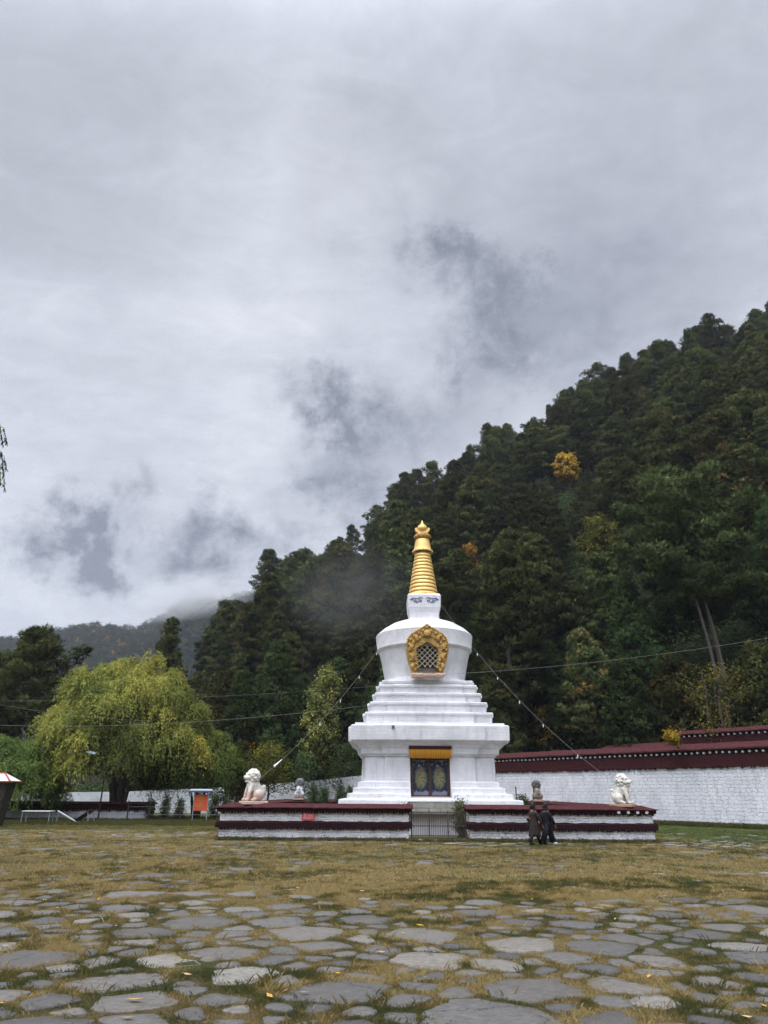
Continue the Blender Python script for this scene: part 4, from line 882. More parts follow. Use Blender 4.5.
# ------------------------------------------------------------------ the two walkers
def walker(loc, rz, robe, label, kind):
    p = tag(empty('person', loc, rz), label, 'person')
    # facing +x, 1.30 units tall
    k = 1.0
    st = 0.22
    B = [('b', (0.03, 0, 1.20), 0.083, (1.05, 0.9, 1.2)), ('b', (0.10, 0, 1.18), 0.02), ('b', (0.085, 0, 1.15), 0.035), ('c', (0.01, 0, 1.10), 0.045, (0.0, 0, 1.04), 0.05), ('c', (0, 0, 1.0), 0.11, (0, 0, 0.80), 0.10), ('b', (0, 0, 0.72), 0.125, (0.9, 1.1, 1))]
    for s, f in ((1, st), (-1, -st)):
        B += [('c', (0, s * 0.065, 0.68), 0.085, (f * 0.55 + 0.03, s * 0.07, 0.37), 0.058), ('c', (f * 0.55 + 0.03, s * 0.07, 0.37), 0.056, (f, s * 0.07, 0.07), 0.035), ('c', (f, s * 0.07, 0.04), 0.036, (f + 0.12, s * 0.08, 0.026), 0.026),
              ('c', (0, s * 0.155, 1.0), 0.05, (-f * 0.5, s * 0.19, 0.79), 0.038), ('c', (-f * 0.5, s * 0.19, 0.79), 0.036, (-f * 0.5 + 0.10, s * 0.18, 0.61), 0.026), ('b', (-f * 0.5 + 0.12, s * 0.18, 0.57), 0.03, (0.8, 0.5, 1.3))]
        for q in range(4): B.append(('c', (-f * 0.5 + 0.105 + q * 0.013, s * 0.18, 0.555), 0.009, (-f * 0.5 + 0.115 + q * 0.013, s * 0.175, 0.515 - 0.006 * (q in (1, 2))), 0.007))
        B.append(('c', (-f * 0.5 + 0.13, s * 0.165, 0.585), 0.010, (-f * 0.5 + 0.155, s * 0.15, 0.55), 0.008))
        B += [('b', (0.03, s * 0.08, 1.19), 0.018)]
    link('body', blob('walker_body', B, 0.0085, 2), M['skin'], p)
    # long garment
    rings = []
    zz = [(1.055, 0.06, 0.07), (1.03, 0.09, 0.13), (0.99, 0.12, 0.175), (0.90, 0.125, 0.18), (0.78, 0.12, 0.155), (0.68, 0.145, 0.175), (0.5, 0.165, 0.18), (0.36, 0.19, 0.185), (0.25, 0.21, 0.19)] if kind == 'robe' else \
         [(1.055, 0.06, 0.07), (1.03, 0.09, 0.13), (0.99, 0.125, 0.18), (0.90, 0.135, 0.185), (0.78, 0.135, 0.17), (0.64, 0.15, 0.185), (0.56, 0.155, 0.19)]
    def cloth(zz, name, m, ph, open_bottom=True):
        mb = MB(); R = []
        for i, (z, a, b) in enumerate(zz):
            t = i / (len(zz) - 1); R.append([((a + 0.018 * t * math.sin(5 * th + ph + z * 4)) * math.cos(th) + 0.01, (b + 0.014 * t * math.sin(7 * th + ph)) * math.sin(th), z + 0.012 * t * math.sin(3 * th + ph)) for th in np.linspace(0, 2 * math.pi, 33)[:-1]])
        mb.loft(R, cap=False); o = mb.build(name, m, p, smooth=True); sl_ = o.modifiers.new('s', 'SOLIDIFY'); sl_.thickness = 0.012; apply_mods(o); o.data.shade_smooth(); return o
    cloth(zz, 'robe' if kind == 'robe' else 'jacket', robe, 0.4)
    for s, f in ((1, st), (-1, -st)):
        mb = MB(); mb.tube([(0, s * 0.13, 1.01), (0, s * 0.165, 0.98), (-f * 0.25, s * 0.185, 0.88), (-f * 0.5, s * 0.195, 0.79), (-f * 0.5 + 0.04, s * 0.19, 0.72), (-f * 0.5 + 0.085, s * 0.182, 0.64)], [0.055, 0.066, 0.062, 0.056, 0.052, 0.05], 12); mb.build('sleeve', robe, p, smooth=True)
        mb = MB(); mb.tube([(f - 0.03, s * 0.07, 0.035), (f + 0.04, s * 0.072, 0.040), (f + 0.11, s * 0.08, 0.034), (f + 0.16, s * 0.083, 0.026)], [0.040, 0.046, 0.040, 0.022], 10); mb.build('shoe', M['white_rubber'] if (kind != 'robe' and s > 0) else M['black_fabric'], p, smooth=True)
        if kind != 'robe':
            mb = MB(); mb.tube([(0, s * 0.07, 0.66), (f * 0.55 + 0.02, s * 0.075, 0.38), (f * 0.95, s * 0.075, 0.09)], [0.105, 0.10, 0.105], 14); mb.build('trouser_leg', robe, p, smooth=True)
        else:
            mb = MB(); mb.tube([(f * 0.6, s * 0.07, 0.32), (f * 0.97, s * 0.07, 0.07)], [0.058, 0.048], 10); mb.build('boot_leg', M['black_fabric'], p, smooth=True)
    hb = [('b', (0.005, 0, 1.225), 0.096, (1.0, 1.0, 1.1)), ('b', (-0.04, 0, 1.17), 0.075, (0.9, 1.1, 1.3))]
    if kind != 'robe': hb.append(('b', (-0.05, 0, 1.08), 0.07, (0.8, 1.2, 1.3)))
    link('scarf', blob('scarf', [('b', (0.01, 0, 1.085), 0.075, (1.0, 1.1, 0.75)), ('b', (0.0, 0, 1.04), 0.09, (1, 1.2, 0.5))], 0.012, 2), M['black_fabric'], p)
    link('hair' if kind == 'robe' else 'hood', blob('hair', hb, 0.012, 2), M['hair'], p)
    if kind == 'robe':
        mb = MB(); mb.tube([(-0.10, 0.16, 0.62), (-0.10, 0.20, 0.55)], [0.06, 0.075], 8); mb.build('shoulder_bag', M['black_fabric'], p, smooth=True)
    else:
        link('backpack', blob('pack', [('b', (-0.15, 0, 0.88), 0.10, (0.75, 1.1, 1.5)), ('b', (-0.14, 0, 0.78), 0.09, (0.8, 1.1, 1))], 0.014, 3), M['black_fabric'], p)
    return p
g1 = at(537, 846, 24.9); g2 = at(548.5, 846, 25.1)
walker((g1.x, 25.15, 0), rad(18), M['robe'], 'walker in a long dark brown robe striding beside the low wall', 'robe')
walker((g2.x + 0.05, 25.35, 0), rad(12), M['black_fabric'], 'walker in black with a backpack and one white shoe', 'coat')
#PART3
# ------------------------------------------------------------------ trees
def rot_to(d):
    d = np.asarray(d); return d / (np.linalg.norm(d, axis=-1, keepdims=True) + 1e-9)
def needles(base, dirs, length, width, r):
    """thin tapered triangles starting at base and pointing along dirs"""
    k = len(base); rnd = rot_to(r.normal(0, 1, (k, 3))); side = rot_to(np.cross(dirs, rnd)) * (width / 2)[:, None]
    V = np.empty((k, 3, 3)); V[:, 0] = base - side; V[:, 1] = base + side; V[:, 2] = base + dirs * length[:, None]
    return V.reshape(-1, 3), np.arange(k * 3).reshape(-1, 3)
def leaves(base, dirs, length, width, r):
    k = len(base); rnd = rot_to(r.normal(0, 1, (k, 3))); side = rot_to(np.cross(dirs, rnd)) * (width / 2)[:, None]
    V = np.empty((k, 4, 3)); V[:, 0] = base; V[:, 1] = base + dirs * length[:, None] * 0.5 + side; V[:, 2] = base + dirs * length[:, None]; V[:, 3] = base + dirs * length[:, None] * 0.5 - side
    return V.reshape(-1, 3), np.arange(k * 4).reshape(-1, 4)
def wood_mesh(name, limbs, n=6):
    mb = MB()
    for pts, rs in limbs: mb.tube(pts, rs, n)
    me = mb.mesh(name); me.shade_smooth(); return me
def pine_proto(seed, H, R, cb, clumps=330, tufts=8, per=8, nl=0.30, nw=0.055, orange=0.0, conical=False, stems=1, cl_r=0.62, kind='pine', flat=0.55):
    r = np.random.default_rng(seed); limbs = []; cen = []; ax = []
    for sidx in range(stems):
        off = Vector(((sidx - 1) * 0.48, r.normal(0, 0.3), 0)) * (1 if stems > 1 else 0); lean = Vector((r.normal(0, 0.4), r.normal(0, 0.4), 0)) if stems == 1 else Vector((-1.0 + (sidx - 1) * 0.5, 0.2, 0))
        hh = H * (1 - 0.08 * sidx); tr = [off + lean * (i / 8) * 1.6 + Vector((0.06 * math.sin(i * 1.3 + seed), 0.06 * math.cos(i * 1.7 + seed), hh * i / 8)) for i in range(9)]
        r0 = 0.016 * H * (0.42 if stems > 1 else 1)
        limbs.append((tr, [r0 * (1 - 0.88 * i / 8) + 0.02 for i in range(9)]))
        nb = int((70 if not conical else 90) / stems)
        for b in range(nb):
            t = (b + r.random()) / nb; z = hh * (cb + (0.97 - cb) * t); i = min(7, int(z / hh * 8)); f = z / hh * 8 - i; p0 = tr[i].lerp(tr[i + 1], f)
            if conical: L = R * (1 - t) ** 0.8 * (0.65 + 0.5 * r.random()) + 0.12
            else: L = R * min(1.0, (0.55 + 1.3 * t)) * (1 - t ** (1.5 + (seed % 3) * 0.6)) ** 0.8 * (0.45 + 0.75 * r.random()) + 0.2
            a = b * 2.399 + r.normal(0, 0.3); el = (0.05 + 0.5 * t + r.normal(0, 0.12)) if not conical else (0.15 + 0.6 * t)
            d = Vector((math.cos(a), math.sin(a), math.tan(el))); d.normalize()
            q = [p0, p0 + d * L * 0.5 - Vector((0, 0, 0.05 * L)), p0 + d * L + Vector((0, 0, 0.10 * L))]
            limbs.append((q, [0.05 * (1 - t * 0.6) * (L / R + 0.3), 0.03, 0.01]))
            nc = max(1, int(round(clumps / (nb * stems) * (0.4 + L / R * 1.3))))
            for c in range(nc):
                u = 0.30 + 0.75 * r.random() ** 0.7; side = r.normal(0, 0.16) * L; perp = Vector((-d.y, d.x, 0))
                pc = q[0].lerp(q[1], u * 2) if u < 0.5 else q[1].lerp(q[2], (u - 0.5) * 2)
                pc = pc + perp * side + Vector((0, 0, r.normal(0, 0.10)))
                cen.append(pc[:]); ax.append((d.x * 0.5, d.y * 0.5, 0.75))
    cen = np.array(cen); ax = rot_to(np.array(ax)); K = len(cen)
    ct = np.clip(r.normal(0.47, 0.19, K) + 0.12 * np.clip((cen[:, 2] / H - 0.5), 0, 1), 0.05, 0.72)
    if orange > 0:
        oc = r.random(K) < orange; ct[oc] = 0.94 + 0.06 * r.random(oc.sum())
    # tufts over the upper side of each clump
    T = K * tufts; c = np.repeat(cen, tufts, 0); a3 = np.repeat(ax, tufts, 0)
    o = rot_to(r.normal(0, 1, (T, 3)) * np.array([1, 1, 0.8]) + a3 * 0.55) * (cl_r * (0.35 + 0.65 * r.random((T, 1)) ** 0.5)); o[:, 2] *= flat
    tb = c + o; td = rot_to(o * 0.8 / cl_r + a3 * 0.55 + r.normal(0, 0.15, (T, 3))); tt = np.repeat(ct, tufts) + r.normal(0, 0.07, T)
    b = np.repeat(tb, per, 0) + r.normal(0, 0.03, (T * per, 3)); dd = rot_to(np.repeat(td, per, 0) + r.normal(0, 0.55, (T * per, 3)))
    V, F = needles(b, dd, nl * (0.6 + 0.6 * r.random(T * per)), np.full(T * per, nw), r)
    tint = np.repeat(np.repeat(tt, per), 3)
    rc = c - np.array([0, 0, H * 0.55]); rc[:, 2] *= 0.6; rc = rot_to(rc); on = o.copy(); on[:, 2] /= flat; cnv = rot_to(rc * 0.75 + rot_to(on) * 0.85 + np.array([0, 0, 0.20]))
    cnv = np.repeat(np.repeat(cnv, per, 0), 3, 0)
    return fast(kind + '_crown', V, F, tint, cn=cnv), wood_mesh(kind + '_trunk', limbs)
def tree(name, crown_me, trunk_me, mleaf, mbark, loc, rz=0.0, sc=1.0, label=None, cat='tree', group=None, crown='crown'):
    t = tag(empty(name, loc, rz), label, cat, group); t.scale = (sc,) * 3 if not isinstance(sc, tuple) else sc
    if not trunk_me.materials: trunk_me.materials.append(mbark)
    if not crown_me.materials: crown_me.materials.append(mleaf)
    link('trunk', trunk_me, None, t); link(crown, crown_me, None, t); return t

protos = []
rr = random.Random(1)
for s in range(9):
    H = 15 + 4 * rr.random(); R = H * (0.18 + 0.075 * rr.random())
    protos.append(pine_proto(100 + s, H, R, 0.20 + 0.2 * rr.random(), 270, 15, 7, 0.38, 0.10, 0.001 if s % 4 else 0.07, cl_r=0.72, flat=0.6) + (H,))
for s in range(3):
    H = 12 + 2 * rr.random(); protos.append(pine_proto(200 + s, H, H * 0.27, 0.06, 300, 14, 6, 0.38, 0.11, 0.0, conical=True, cl_r=0.75, flat=0.75) + (H,))
g_low = 'pines at the foot of the hillside'; g_mid = 'pines covering the middle of the hillside'; g_top = 'pines along the hilltop skyline'
LAB = {g_low: 'dark green pine in the dense row rising straight behind the walls', g_mid: 'dark green pine packed into the middle of the forested slope', g_top: 'dark pine on the hilltop ridge outlined against the cloud'}
for s in range(3):
    H = 15 + 2.5 * rr.random(); protos.append(pine_proto(240 + s, H, H * 0.17, 0.18, 230, 14, 7, 0.36, 0.10, 0.001, conical=True, cl_r=0.6, flat=0.6) + (H,))
def in_view(x, y, z, mx=70):
    dz = z - CAM_H; f = y * math.cos(PITCH) + dz * math.sin(PITCH); u = -y * math.sin(PITCH) + dz * math.cos(PITCH)
    if f < 1: return None
    return 384 + FPX * x / f, 512 - FPX * u / f, f
big_right = (at(735, 686, 53).x, 53.5)
cand = []
rg = np.random.default_rng(77); ring = 0
rad_ = 50.0
while rad_ < 250:
    sp = 5.7 + (rad_ - 50) * 0.026; na = int(rad(62) * rad_ / sp)
    for i in range(na):
        az = rad(-19) + rad(62) * (i + 0.5 * (ring % 2) + rg.uniform(-0.33, 0.33)) / na; r_ = rad_ + rg.uniform(-0.36, 0.36) * sp
        rf = float(np.interp(az, AZ, RF)); r1 = float(np.interp(az, AZ, RR))
        if r_ < rf - 1 or r_ > r1 + 9: continue
        x, y = r_ * math.sin(az), r_ * math.cos(az); z = float(hill_z(x, y)); v = in_view(x, y, z + 8)
        if v is None or v[0] < -60 or v[0] > 830 or v[1] > 1000: continue
        if abs(x - big_right[0]) < 4 and y < 62 and abs(y - big_right[1]) < 7: continue
        t = (r_ - rf) / (r1 - rf); cand.append((r_, x, y, z, t))
    rad_ += sp * 0.88; ring += 1
cand.sort(); print('pine candidates', len(cand))
ridge = [c for c in cand if c[4] > 0.90]; slope = [c for c in cand if c[4] <= 0.90]
keep_n = 296 - min(len(ridge), 90)
chosen = slope[:keep_n] + sorted(ridge)[:90]; rest = slope[keep_n:] + sorted(ridge)[90:]
proto_roots = {}; bush_at = []
# openings where a lighter or taller tree stands clear of the dark ones before it: (px, lowest visible py, distance, half width px)
CLEAR = [(566, 480, 118, 11), (470, 545, 92, 4), (597, 530, 78, 10), (692, 540, 53, 42), (722, 650, 53, 24)]
def blocked(x, y, z, H, R):
    v = in_view(x, y, z + H)
    if v is None: return False
    w_ = FPX * R / v[2]
    return any(abs(v[0] - cx) < hw + w_ * 0.8 and v[1] < cy and y < cd + 1 for cx, cy, cd, hw in CLEAR)
for r_, x, y, z, t in chosen:
    k = rg.integers(0, 9) if (t > 0.12 or rg.random() < 0.5) else rg.integers(9, 12); k = int(k)
    if k < 9 and rg.random() < (0.45 if t > 0.85 else 0.22): k = 12 + int(rg.integers(0, 3))
    g = g_low if t < 0.16 else (g_top if t > 0.90 else g_mid)
    sc = float(np.interp(x / y, [-0.26, -0.22, -0.12], [0.74, 0.90, 1.0])) * float(0.70 + 0.58 * rg.random()) * (0.85 if t > 0.9 else (0.86 if t < 0.15 else 1.0))
    if 0.9 < t: sc *= rg.uniform(0.7, 1.35)
    if t > 0.93 and rg.random() < 0.3: continue
    if blocked(x, y, z, protos[k][2] * sc * 0.93, 4.0 * sc):
        bush_at.append((x, y, z)); sc *= 0.5
        if blocked(x, y, z, protos[k][2] * sc * 0.93, 4.0 * sc): sc *= 0.55
        if blocked(x, y, z, protos[k][2] * sc * 0.93, 4.0 * sc): continue
    if k not in proto_roots:
        o = tree('pine_tree', protos[k][0], protos[k][1], M['greenpine'] if 9 <= k < 12 else M['pine'], M['bark'], (x, y, z - 0.4), float(rg.random() * 6.28), sc, LAB[g], 'tree', g); proto_roots[k] = o
    else:
        o = dup(proto_roots[k], (x, y, z - 0.4), float(rg.random() * 6.28), sc, LAB[g]); o['group'] = g
print('rest', len(rest), 'roots', len(COL.objects))
for px, ptop, Yd, lab in ((415, 468, 172, 'tall lone pine standing up from the ridge just over the gilded spire'), (396, 484, 170, 'slightly lower ridge pine on the willow side of the tall lone one'), (331, 540, 163, 'round dark pine breaking the ridge line above the smoke'), (473, 452, 182, 'narrow ridge pine half way between the tall lone one and the golden tree')):
    b = at(px, 700, Yd); z0 = float(hill_z(b.x, Yd)); top = at(px, ptop, Yd).z; k = 3; s_ = max(0.4, (top - z0) / protos[k][2]); o = dup(proto_roots[k], (b.x, Yd, z0 - 0.3), px * 0.1, (s_ * 0.9, s_ * 0.9, s_), lab); o['group'] = 'single pines on the ridge'
# the remaining far-off trees of the slope: one mass
def mass(name, places, label, hrange, tri=420, lw=(1.1, 0.28), m='pine', orange=0.0, seed=1, rfac=0.26):
    r = np.random.default_rng(seed); Vs = []; Ts = []; Ns = []
    for (x, y, z) in places:
        H = r.uniform(*hrange); R = H * rfac; k = tri; t = r.random(k) ** 0.8; a = r.random(k) * 6.283; L = R * np.minimum(1, 0.5 + 1.2 * t) * (1 - t ** 2.2) ** 0.7
        rr_ = L * (0.35 + 0.65 * r.random(k) ** 0.5) * (0.8 + 0.25 * np.sin(a * 3 + r.random() * 6) + 0.2 * np.sin(t * 25)); zz = z + H * (0.22 + 0.78 * t)
        b = np.stack([x + rr_ * np.cos(a), y + rr_ * np.sin(a), zz], 1); d = rot_to(np.stack([np.cos(a), np.sin(a), 0.5 + 0 * a], 1) + r.normal(0, 0.5, (k, 3)))
        ln = lw[0] * (0.5 + r.random(k)); V, F = needles(b, d, ln, np.full(k, lw[1]), r); Vs.append(V); Ns.append(np.repeat(rot_to(np.stack([np.cos(a) * 0.8, np.sin(a) * 0.8, 0.25 + 1.2 * (t - 0.3)], 1) + r.normal(0, 0.25, (k, 3))), 3, 0))
        tc = np.clip(r.normal(0.42, 0.12), 0, 0.85) if r.random() > orange else 0.96
        Ts.append(np.repeat(np.clip(tc + r.normal(0, 0.08, k), 0, 1), 3))
    V = np.concatenate(Vs); return tag(link(name, fast(name, V, np.arange(len(V)).reshape(-1, 3), np.concatenate(Ts), cn=np.concatenate(Ns)), M[m]), label, kind='stuff')
if rest: mass('distant_pines', [(x, y, z) for _, x, y, z, t in rest], 'far pines filling in the top of the slope', (13, 17), 1500, (0.9, 0.22), 'pine', 0.01)
# far mountain forest
pl = []; rg2 = np.random.default_rng(8)
r_ = 470.0
while r_ < 985:
    sp = 7.5; na = int(rad(27) * r_ / sp)
    for i in range(na):
        az = rad(-36) + rad(27) * (i + rg2.random()) / na; q = r_ + rg2.uniform(-3, 3); x, y = q * math.sin(az), q * math.cos(az); z = float(mount_z(x, y))
        if z < 30: continue
        v = in_view(x, y, z + 5)
        if v and -20 < v[0] < 300 and 560 < v[1] < 730: pl.append((x, y, z - 1))
    r_ += sp
print('mountain trees', len(pl))
pb, pd = [], []
for p in pl:
    v = in_view(*p); d = math.hypot((v[0] - 128) / 40, (v[1] - 648) / 16) ; (pd if (d < 1.1 and mnoise.noise(Vector((p[0] * 0.02, p[1] * 0.02, 1))) > 0.12 and rg2.random() < 0.55) else pb).append(p)
mass('far_forest', pb, 'grey-green forest on the distant mountain ridge', (10, 16), 46, (3.4, 1.3), 'far', 0.015, 2, 0.30)
if pd: mass('far_autumn_trees', pd, 'orange larches scattered on the distant mountain', (8, 12), 40, (2.4, 1.0), 'far', 1.0, 3, 0.32)

# near, distinct pines of the left side
c0, w0 = pine_proto(301, 13.5, 4.4, 0.20, 420, 18, 9, 0.32, 0.065, 0.0, cl_r=0.75)
b_ = at(22, 800, 63); tree('pine_tree', c0, w0, M['pine'], M['bark'], (b_.x, 63, 0), 0.5, 1.12, 'broad dark pine standing behind the bright green willow at the picture edge')
dup(bpy.data.objects['pine_tree'], (-39.0, 70, 0), 2.2, 1.1, 'dark pine half cut off by the picture edge behind the broad pine')['group'] = 'scattered pines'
b_ = at(152, 800, 80); dup(proto_roots[2], (b_.x, 80, 0), 0.3, 0.72, 'shorter dark pine between the far mountain and the willow crown')['group'] = 'scattered pines'
b_ = at(120, 800, 88); dup(proto_roots[4], (b_.x, 88, 0), 0.3, 0.66, 'small dark pine showing just over the willow top')['group'] = 'scattered pines'
b_ = at(207, 800, 76); dup(proto_roots[1], (b_.x, 76, 0), 4.3, 0.86, 'dark pine touching the hill end, beside the tall conical one')['group'] = 'scattered pines'
# big specimen pine with bare stems on the right
c1, w1 = pine_proto(401, 17.5, 5.2, 0.42, 520, 20, 9, 0.34, 0.07, 0.0, stems=3, cl_r=0.85)
bz = float(hill_z(*big_right)); tree('pine_tree', c1, w1, M['bigpine'], plain('grey_pine_bark', (0.095, 0.078, 0.07), 0.95, 0, 0.4, 6), (big_right[0] - 0.6, big_right[1], bz - 0.3), 0.4, (1.05, 1.05, 1.12), 'tall spreading pine with three bare grey stems on the slope')
# bushy cone-shaped pines at the foot
def cone_tree(px, py_top, Y, seed, orange, sx, label, mt='greenpine'):
    b = at(px, py_top, Y); top = b.z; z0 = float(max(0, hill_z(b.x, Y))); H = top - z0
    c, w = pine_proto(seed, H, H * sx, 0.04, 400, 14, 8, 0.28, 0.07, orange, conical=True, cl_r=0.55, flat=0.8, kind='young_pine')
    return tree('young_pine', c, w, M[mt], M['bark'], (b.x, Y, z0 - 0.1), 0, 1, label)
cone_tree(178, 616, 70, 500, 0.0, 0.20, 'tall dark conical pine rising behind the top of the yellow-green willow', 'pine')
cone_tree(278, 640, 61, 501, 0.0, 0.26, 'dense bluish green young pine left of the yellow birch')
cone_tree(246, 672, 60, 502, 0.01, 0.28, 'smaller bushy young pine in front of the dense bluish one')
cone_tree(590, 632, 57, 503, 0.16, 0.36, 'bushy young pine flecked with orange needles above the long wall', 'pine')
cone_tree(553, 640, 60, 504, 0.02, 0.28, 'slim green young pine between the stupa and the orange-flecked one')
cone_tree(650, 612, 56, 505, 0.0, 0.26, 'feathery fresh green young pine in the gap under the big pine')
cone_tree(672, 655, 50, 506, 0.12, 0.40, 'low wide young pine with orange tips above the upper wall', 'pine')
cone_tree(745, 640, 47, 507, 0.02, 0.42, 'dark wide young pine at the corner of the upper wall', 'pine')
cone_tree(500, 660, 58, 508, 0.03, 0.30, 'dark young pine half hidden by the stupa tiers', 'pine')
cone_tree(385, 650, 62, 509, 0.0, 0.30, 'misty green young pine just behind the stupa dome')
cone_tree(226, 690, 66, 510, 0.04, 0.33, 'brownish young pine at the hill end above the small willow', 'pine')

def leafy(seed, H, R, cb, nb, nl, lf, lw, droop=0.0, up=0.7, tint=(0.5, 0.2), name='tree', stems=1, density=1.0):
    r = np.random.default_rng(seed); limbs = []; B = []; D = []
    ends = []
    for s in range(stems):
        a = r.random() * 6.28; off = Vector((math.cos(a), math.sin(a), 0)) * (0.25 * R if stems > 1 else 0.0)
        tr = [off * (i / 6) ** 0.8 + Vector((r.normal(0, 0.02) * H, r.normal(0, 0.02) * H, H * 0.92 * i / 6)) * (1 if i else 0) for i in range(7)]
        limbs.append((tr, [max(0.02, 0.020 * H * (1 - i / 6.5)) for i in range(7)]))
        for b in range(nb // stems):
            t = (b + r.random()) / (nb // stems); z = cb + (0.98 - cb) * t; i = min(5, int(z * 6)); p0 = tr[i].lerp(tr[i + 1], z * 6 - i)
            L = R * (math.sin(math.pi * min(1, 0.22 + 0.78 * t)) ** 0.6) * r.uniform(0.5, 1.1) + 0.1; a = b * 2.4 + r.normal(0, 0.3); el = up * (0.5 + t)
            d = Vector((math.cos(a), math.sin(a), el)).normalized(); q = [p0, p0 + d * L * 0.5, p0 + d * L + Vector((0, 0, -droop * L))]
            limbs.append((q, [0.035 * L / R * H / 8 + 0.008, 0.015, 0.005]))
            for c in range(int(nl * (0.3 + L / R) / 1.0)):
                u = 0.25 + 0.8 * r.random(); pc = q[0].lerp(q[1], u * 2) if u < 0.5 else q[1].lerp(q[2], (u - 0.5) * 2); B.append(pc[:])
    B = np.array(B); K = len(B); per = int(14 * density); ct = np.clip(r.normal(tint[0], tint[1], K), 0, 1)
    b = np.repeat(B, per, 0) + r.normal(0, 0.055 * R + 0.10, (K * per, 3)); d = rot_to(r.normal(0, 1, (K * per, 3)) + np.array([0, 0, -0.3]))
    V, F = leaves(b, d, lf * (0.6 + 0.7 * r.random(K * per)), np.full(K * per, lw), r)
    rc = b - np.array([0, 0, H * 0.5]); cnv = rot_to(rot_to(rc) * 0.6 + rot_to(b - np.repeat(B, per, 0)) * 0.7 + np.array([0, 0, 0.35]))
    return fast(name + '_crown', V, F, np.repeat(np.clip(np.repeat(ct, per) + r.normal(0, 0.08, K * per), 0, 1), 4), cn=np.repeat(cnv, 4, 0)), wood_mesh(name + '_trunk', limbs)
def put_leafy(px, ptop, Y, name, label, mt, seed, rx, cb, nb, nl, lf, lw, tint, stems=1, bark='bark', up=0.7, cat='tree', z=None, density=1.0):
    b = at(px, ptop, Y); top = b.z; z0 = float(max(0, hill_z(b.x, Y))) if z is None else z; H = max(0.4, top - z0)
    c, w = leafy(seed, H, H * rx, cb, nb, nl, lf, lw, 0.05, up, tint, name, stems, density)
    return tree(name, c, w, M[mt], M[bark], (b.x, Y, z0 - 0.05), 0, 1, label, cat)
put_leafy(325, 656, 54.5, 'birch_tree', 'slender yellow-green birch with pale stem beside the stupa', 'birchleaf', 601, 0.17, 0.22, 64, 8, 0.18, 0.13, (0.45, 0.2), bark='birchbark', up=0.9, density=1.9)
put_leafy(566, 452, 118, 'autumn_tree', 'bright golden tree high among the dark pines', 'orange', 602, 0.30, 0.25, 60, 8, 0.50, 0.34, (0.45, 0.2), stems=2)
0 and put_leafy(756, 425, 112, 'autumn_tree', 'rusty orange tree under the skyline at the far side of the big pine', 'orange', 603, 0.30, 0.25, 40, 6, 0.45, 0.3, (0.15, 0.1), stems=2)
put_leafy(470, 537, 92, 'autumn_tree', 'small golden tree just behind the gilded spire', 'orange', 604, 0.16, 0.5, 20, 4, 0.30, 0.2, (0.2, 0.12))
put_leafy(597, 512, 78, 'autumn_tree', 'brownish orange tree in the middle of the slope', 'yellow', 605, 0.30, 0.25, 60, 8, 0.32, 0.2, (0.12, 0.14))
put_leafy(707, 652, 45.5, 'yellow_shrub', 'loose yellow-green shrub growing behind the upper red-capped wall', 'yellow', 606, 0.33, 0.05, 40, 6, 0.16, 0.09, (0.35, 0.15), stems=3, cat='shrub')
put_leafy(672, 733, 40.3, 'yellow_shrub', 'small bright yellow sprig on top of the long red coping', 'yellow', 607, 0.6, 0.05, 14, 5, 0.10, 0.07, (0.75, 0.1), stems=2, cat='shrub', z=4.2)
put_leafy(543, 705, 60, 'autumn_tree', 'low golden bush behind the cornice of the stupa', 'yellow', 608, 0.5, 0.1, 30, 6, 0.18, 0.12, (0.7, 0.15))
put_leafy(272, 742, 47.5, 'young_ash', 'small yellowish round tree right behind the pink-based lion', 'yellow', 609, 0.42, 0.35, 40, 7, 0.13, 0.08, (0.22, 0.15))
put_leafy(231, 742, 46.5, 'young_ash', 'greenish bushy tree between the notice board and the small yellowish tree', 'yellow', 610, 0.40, 0.18, 44, 8, 0.14, 0.08, (0.10, 0.12), stems=2)
put_leafy(247, 760, 50, 'young_ash', 'thin dark-leaved tree hidden behind the pink-based lion', 'weed', 611, 0.35, 0.2, 36, 7, 0.14, 0.08, (0.4, 0.2))
put_leafy(305, 752, 52, 'young_ash', 'low dark-leaved tree against the pale wall behind the soot-headed lion', 'weed', 612, 0.45, 0.35, 30, 6, 0.14, 0.09, (0.3, 0.2))
put_leafy(345, 742, 53, 'young_ash', 'low dark-leaved tree against the pale wall beside the stupa base', 'weed', 613, 0.45, 0.3, 30, 6, 0.14, 0.09, (0.3, 0.2))
put_leafy(460, 800, YF + 0.65, 'tall_weed', 'grey-green tall weed pressed against the gate bars', 'weed', 614, 0.16, 0.02, 30, 5, 0.10, 0.035, (0.85, 0.12), stems=4, cat='plant', up=2.2, z=0)
put_leafy(405, 802, YF + 0.75, 'tall_weed', 'tiny weed tip peeping over the front coping near the gate', 'weed', 615, 0.12, 0.3, 12, 4, 0.07, 0.03, (0.5, 0.12), stems=2, cat='plant', up=2.2, z=0)
for i, (px, pt, Y) in enumerate(((313, 783, 40.5), (324, 785, 40.2), (340, 783, 40.6), (350, 786, 39.8), (522, 795, 38))):
    put_leafy(px, pt, Y, 'tall_weed', ['dark weed just beside the soot-headed lion', 'second dark weed from the soot-headed lion', 'third dark weed from the soot-headed lion', 'dark weed touching the stupa steps on the willow side', 'dark weed beside the iron post'][i], 'weed', 620 + i, 0.16, 0.1, 26, 5, 0.12, 0.04, (0.3, 0.15), stems=3, cat='plant', up=2.0, z=0)
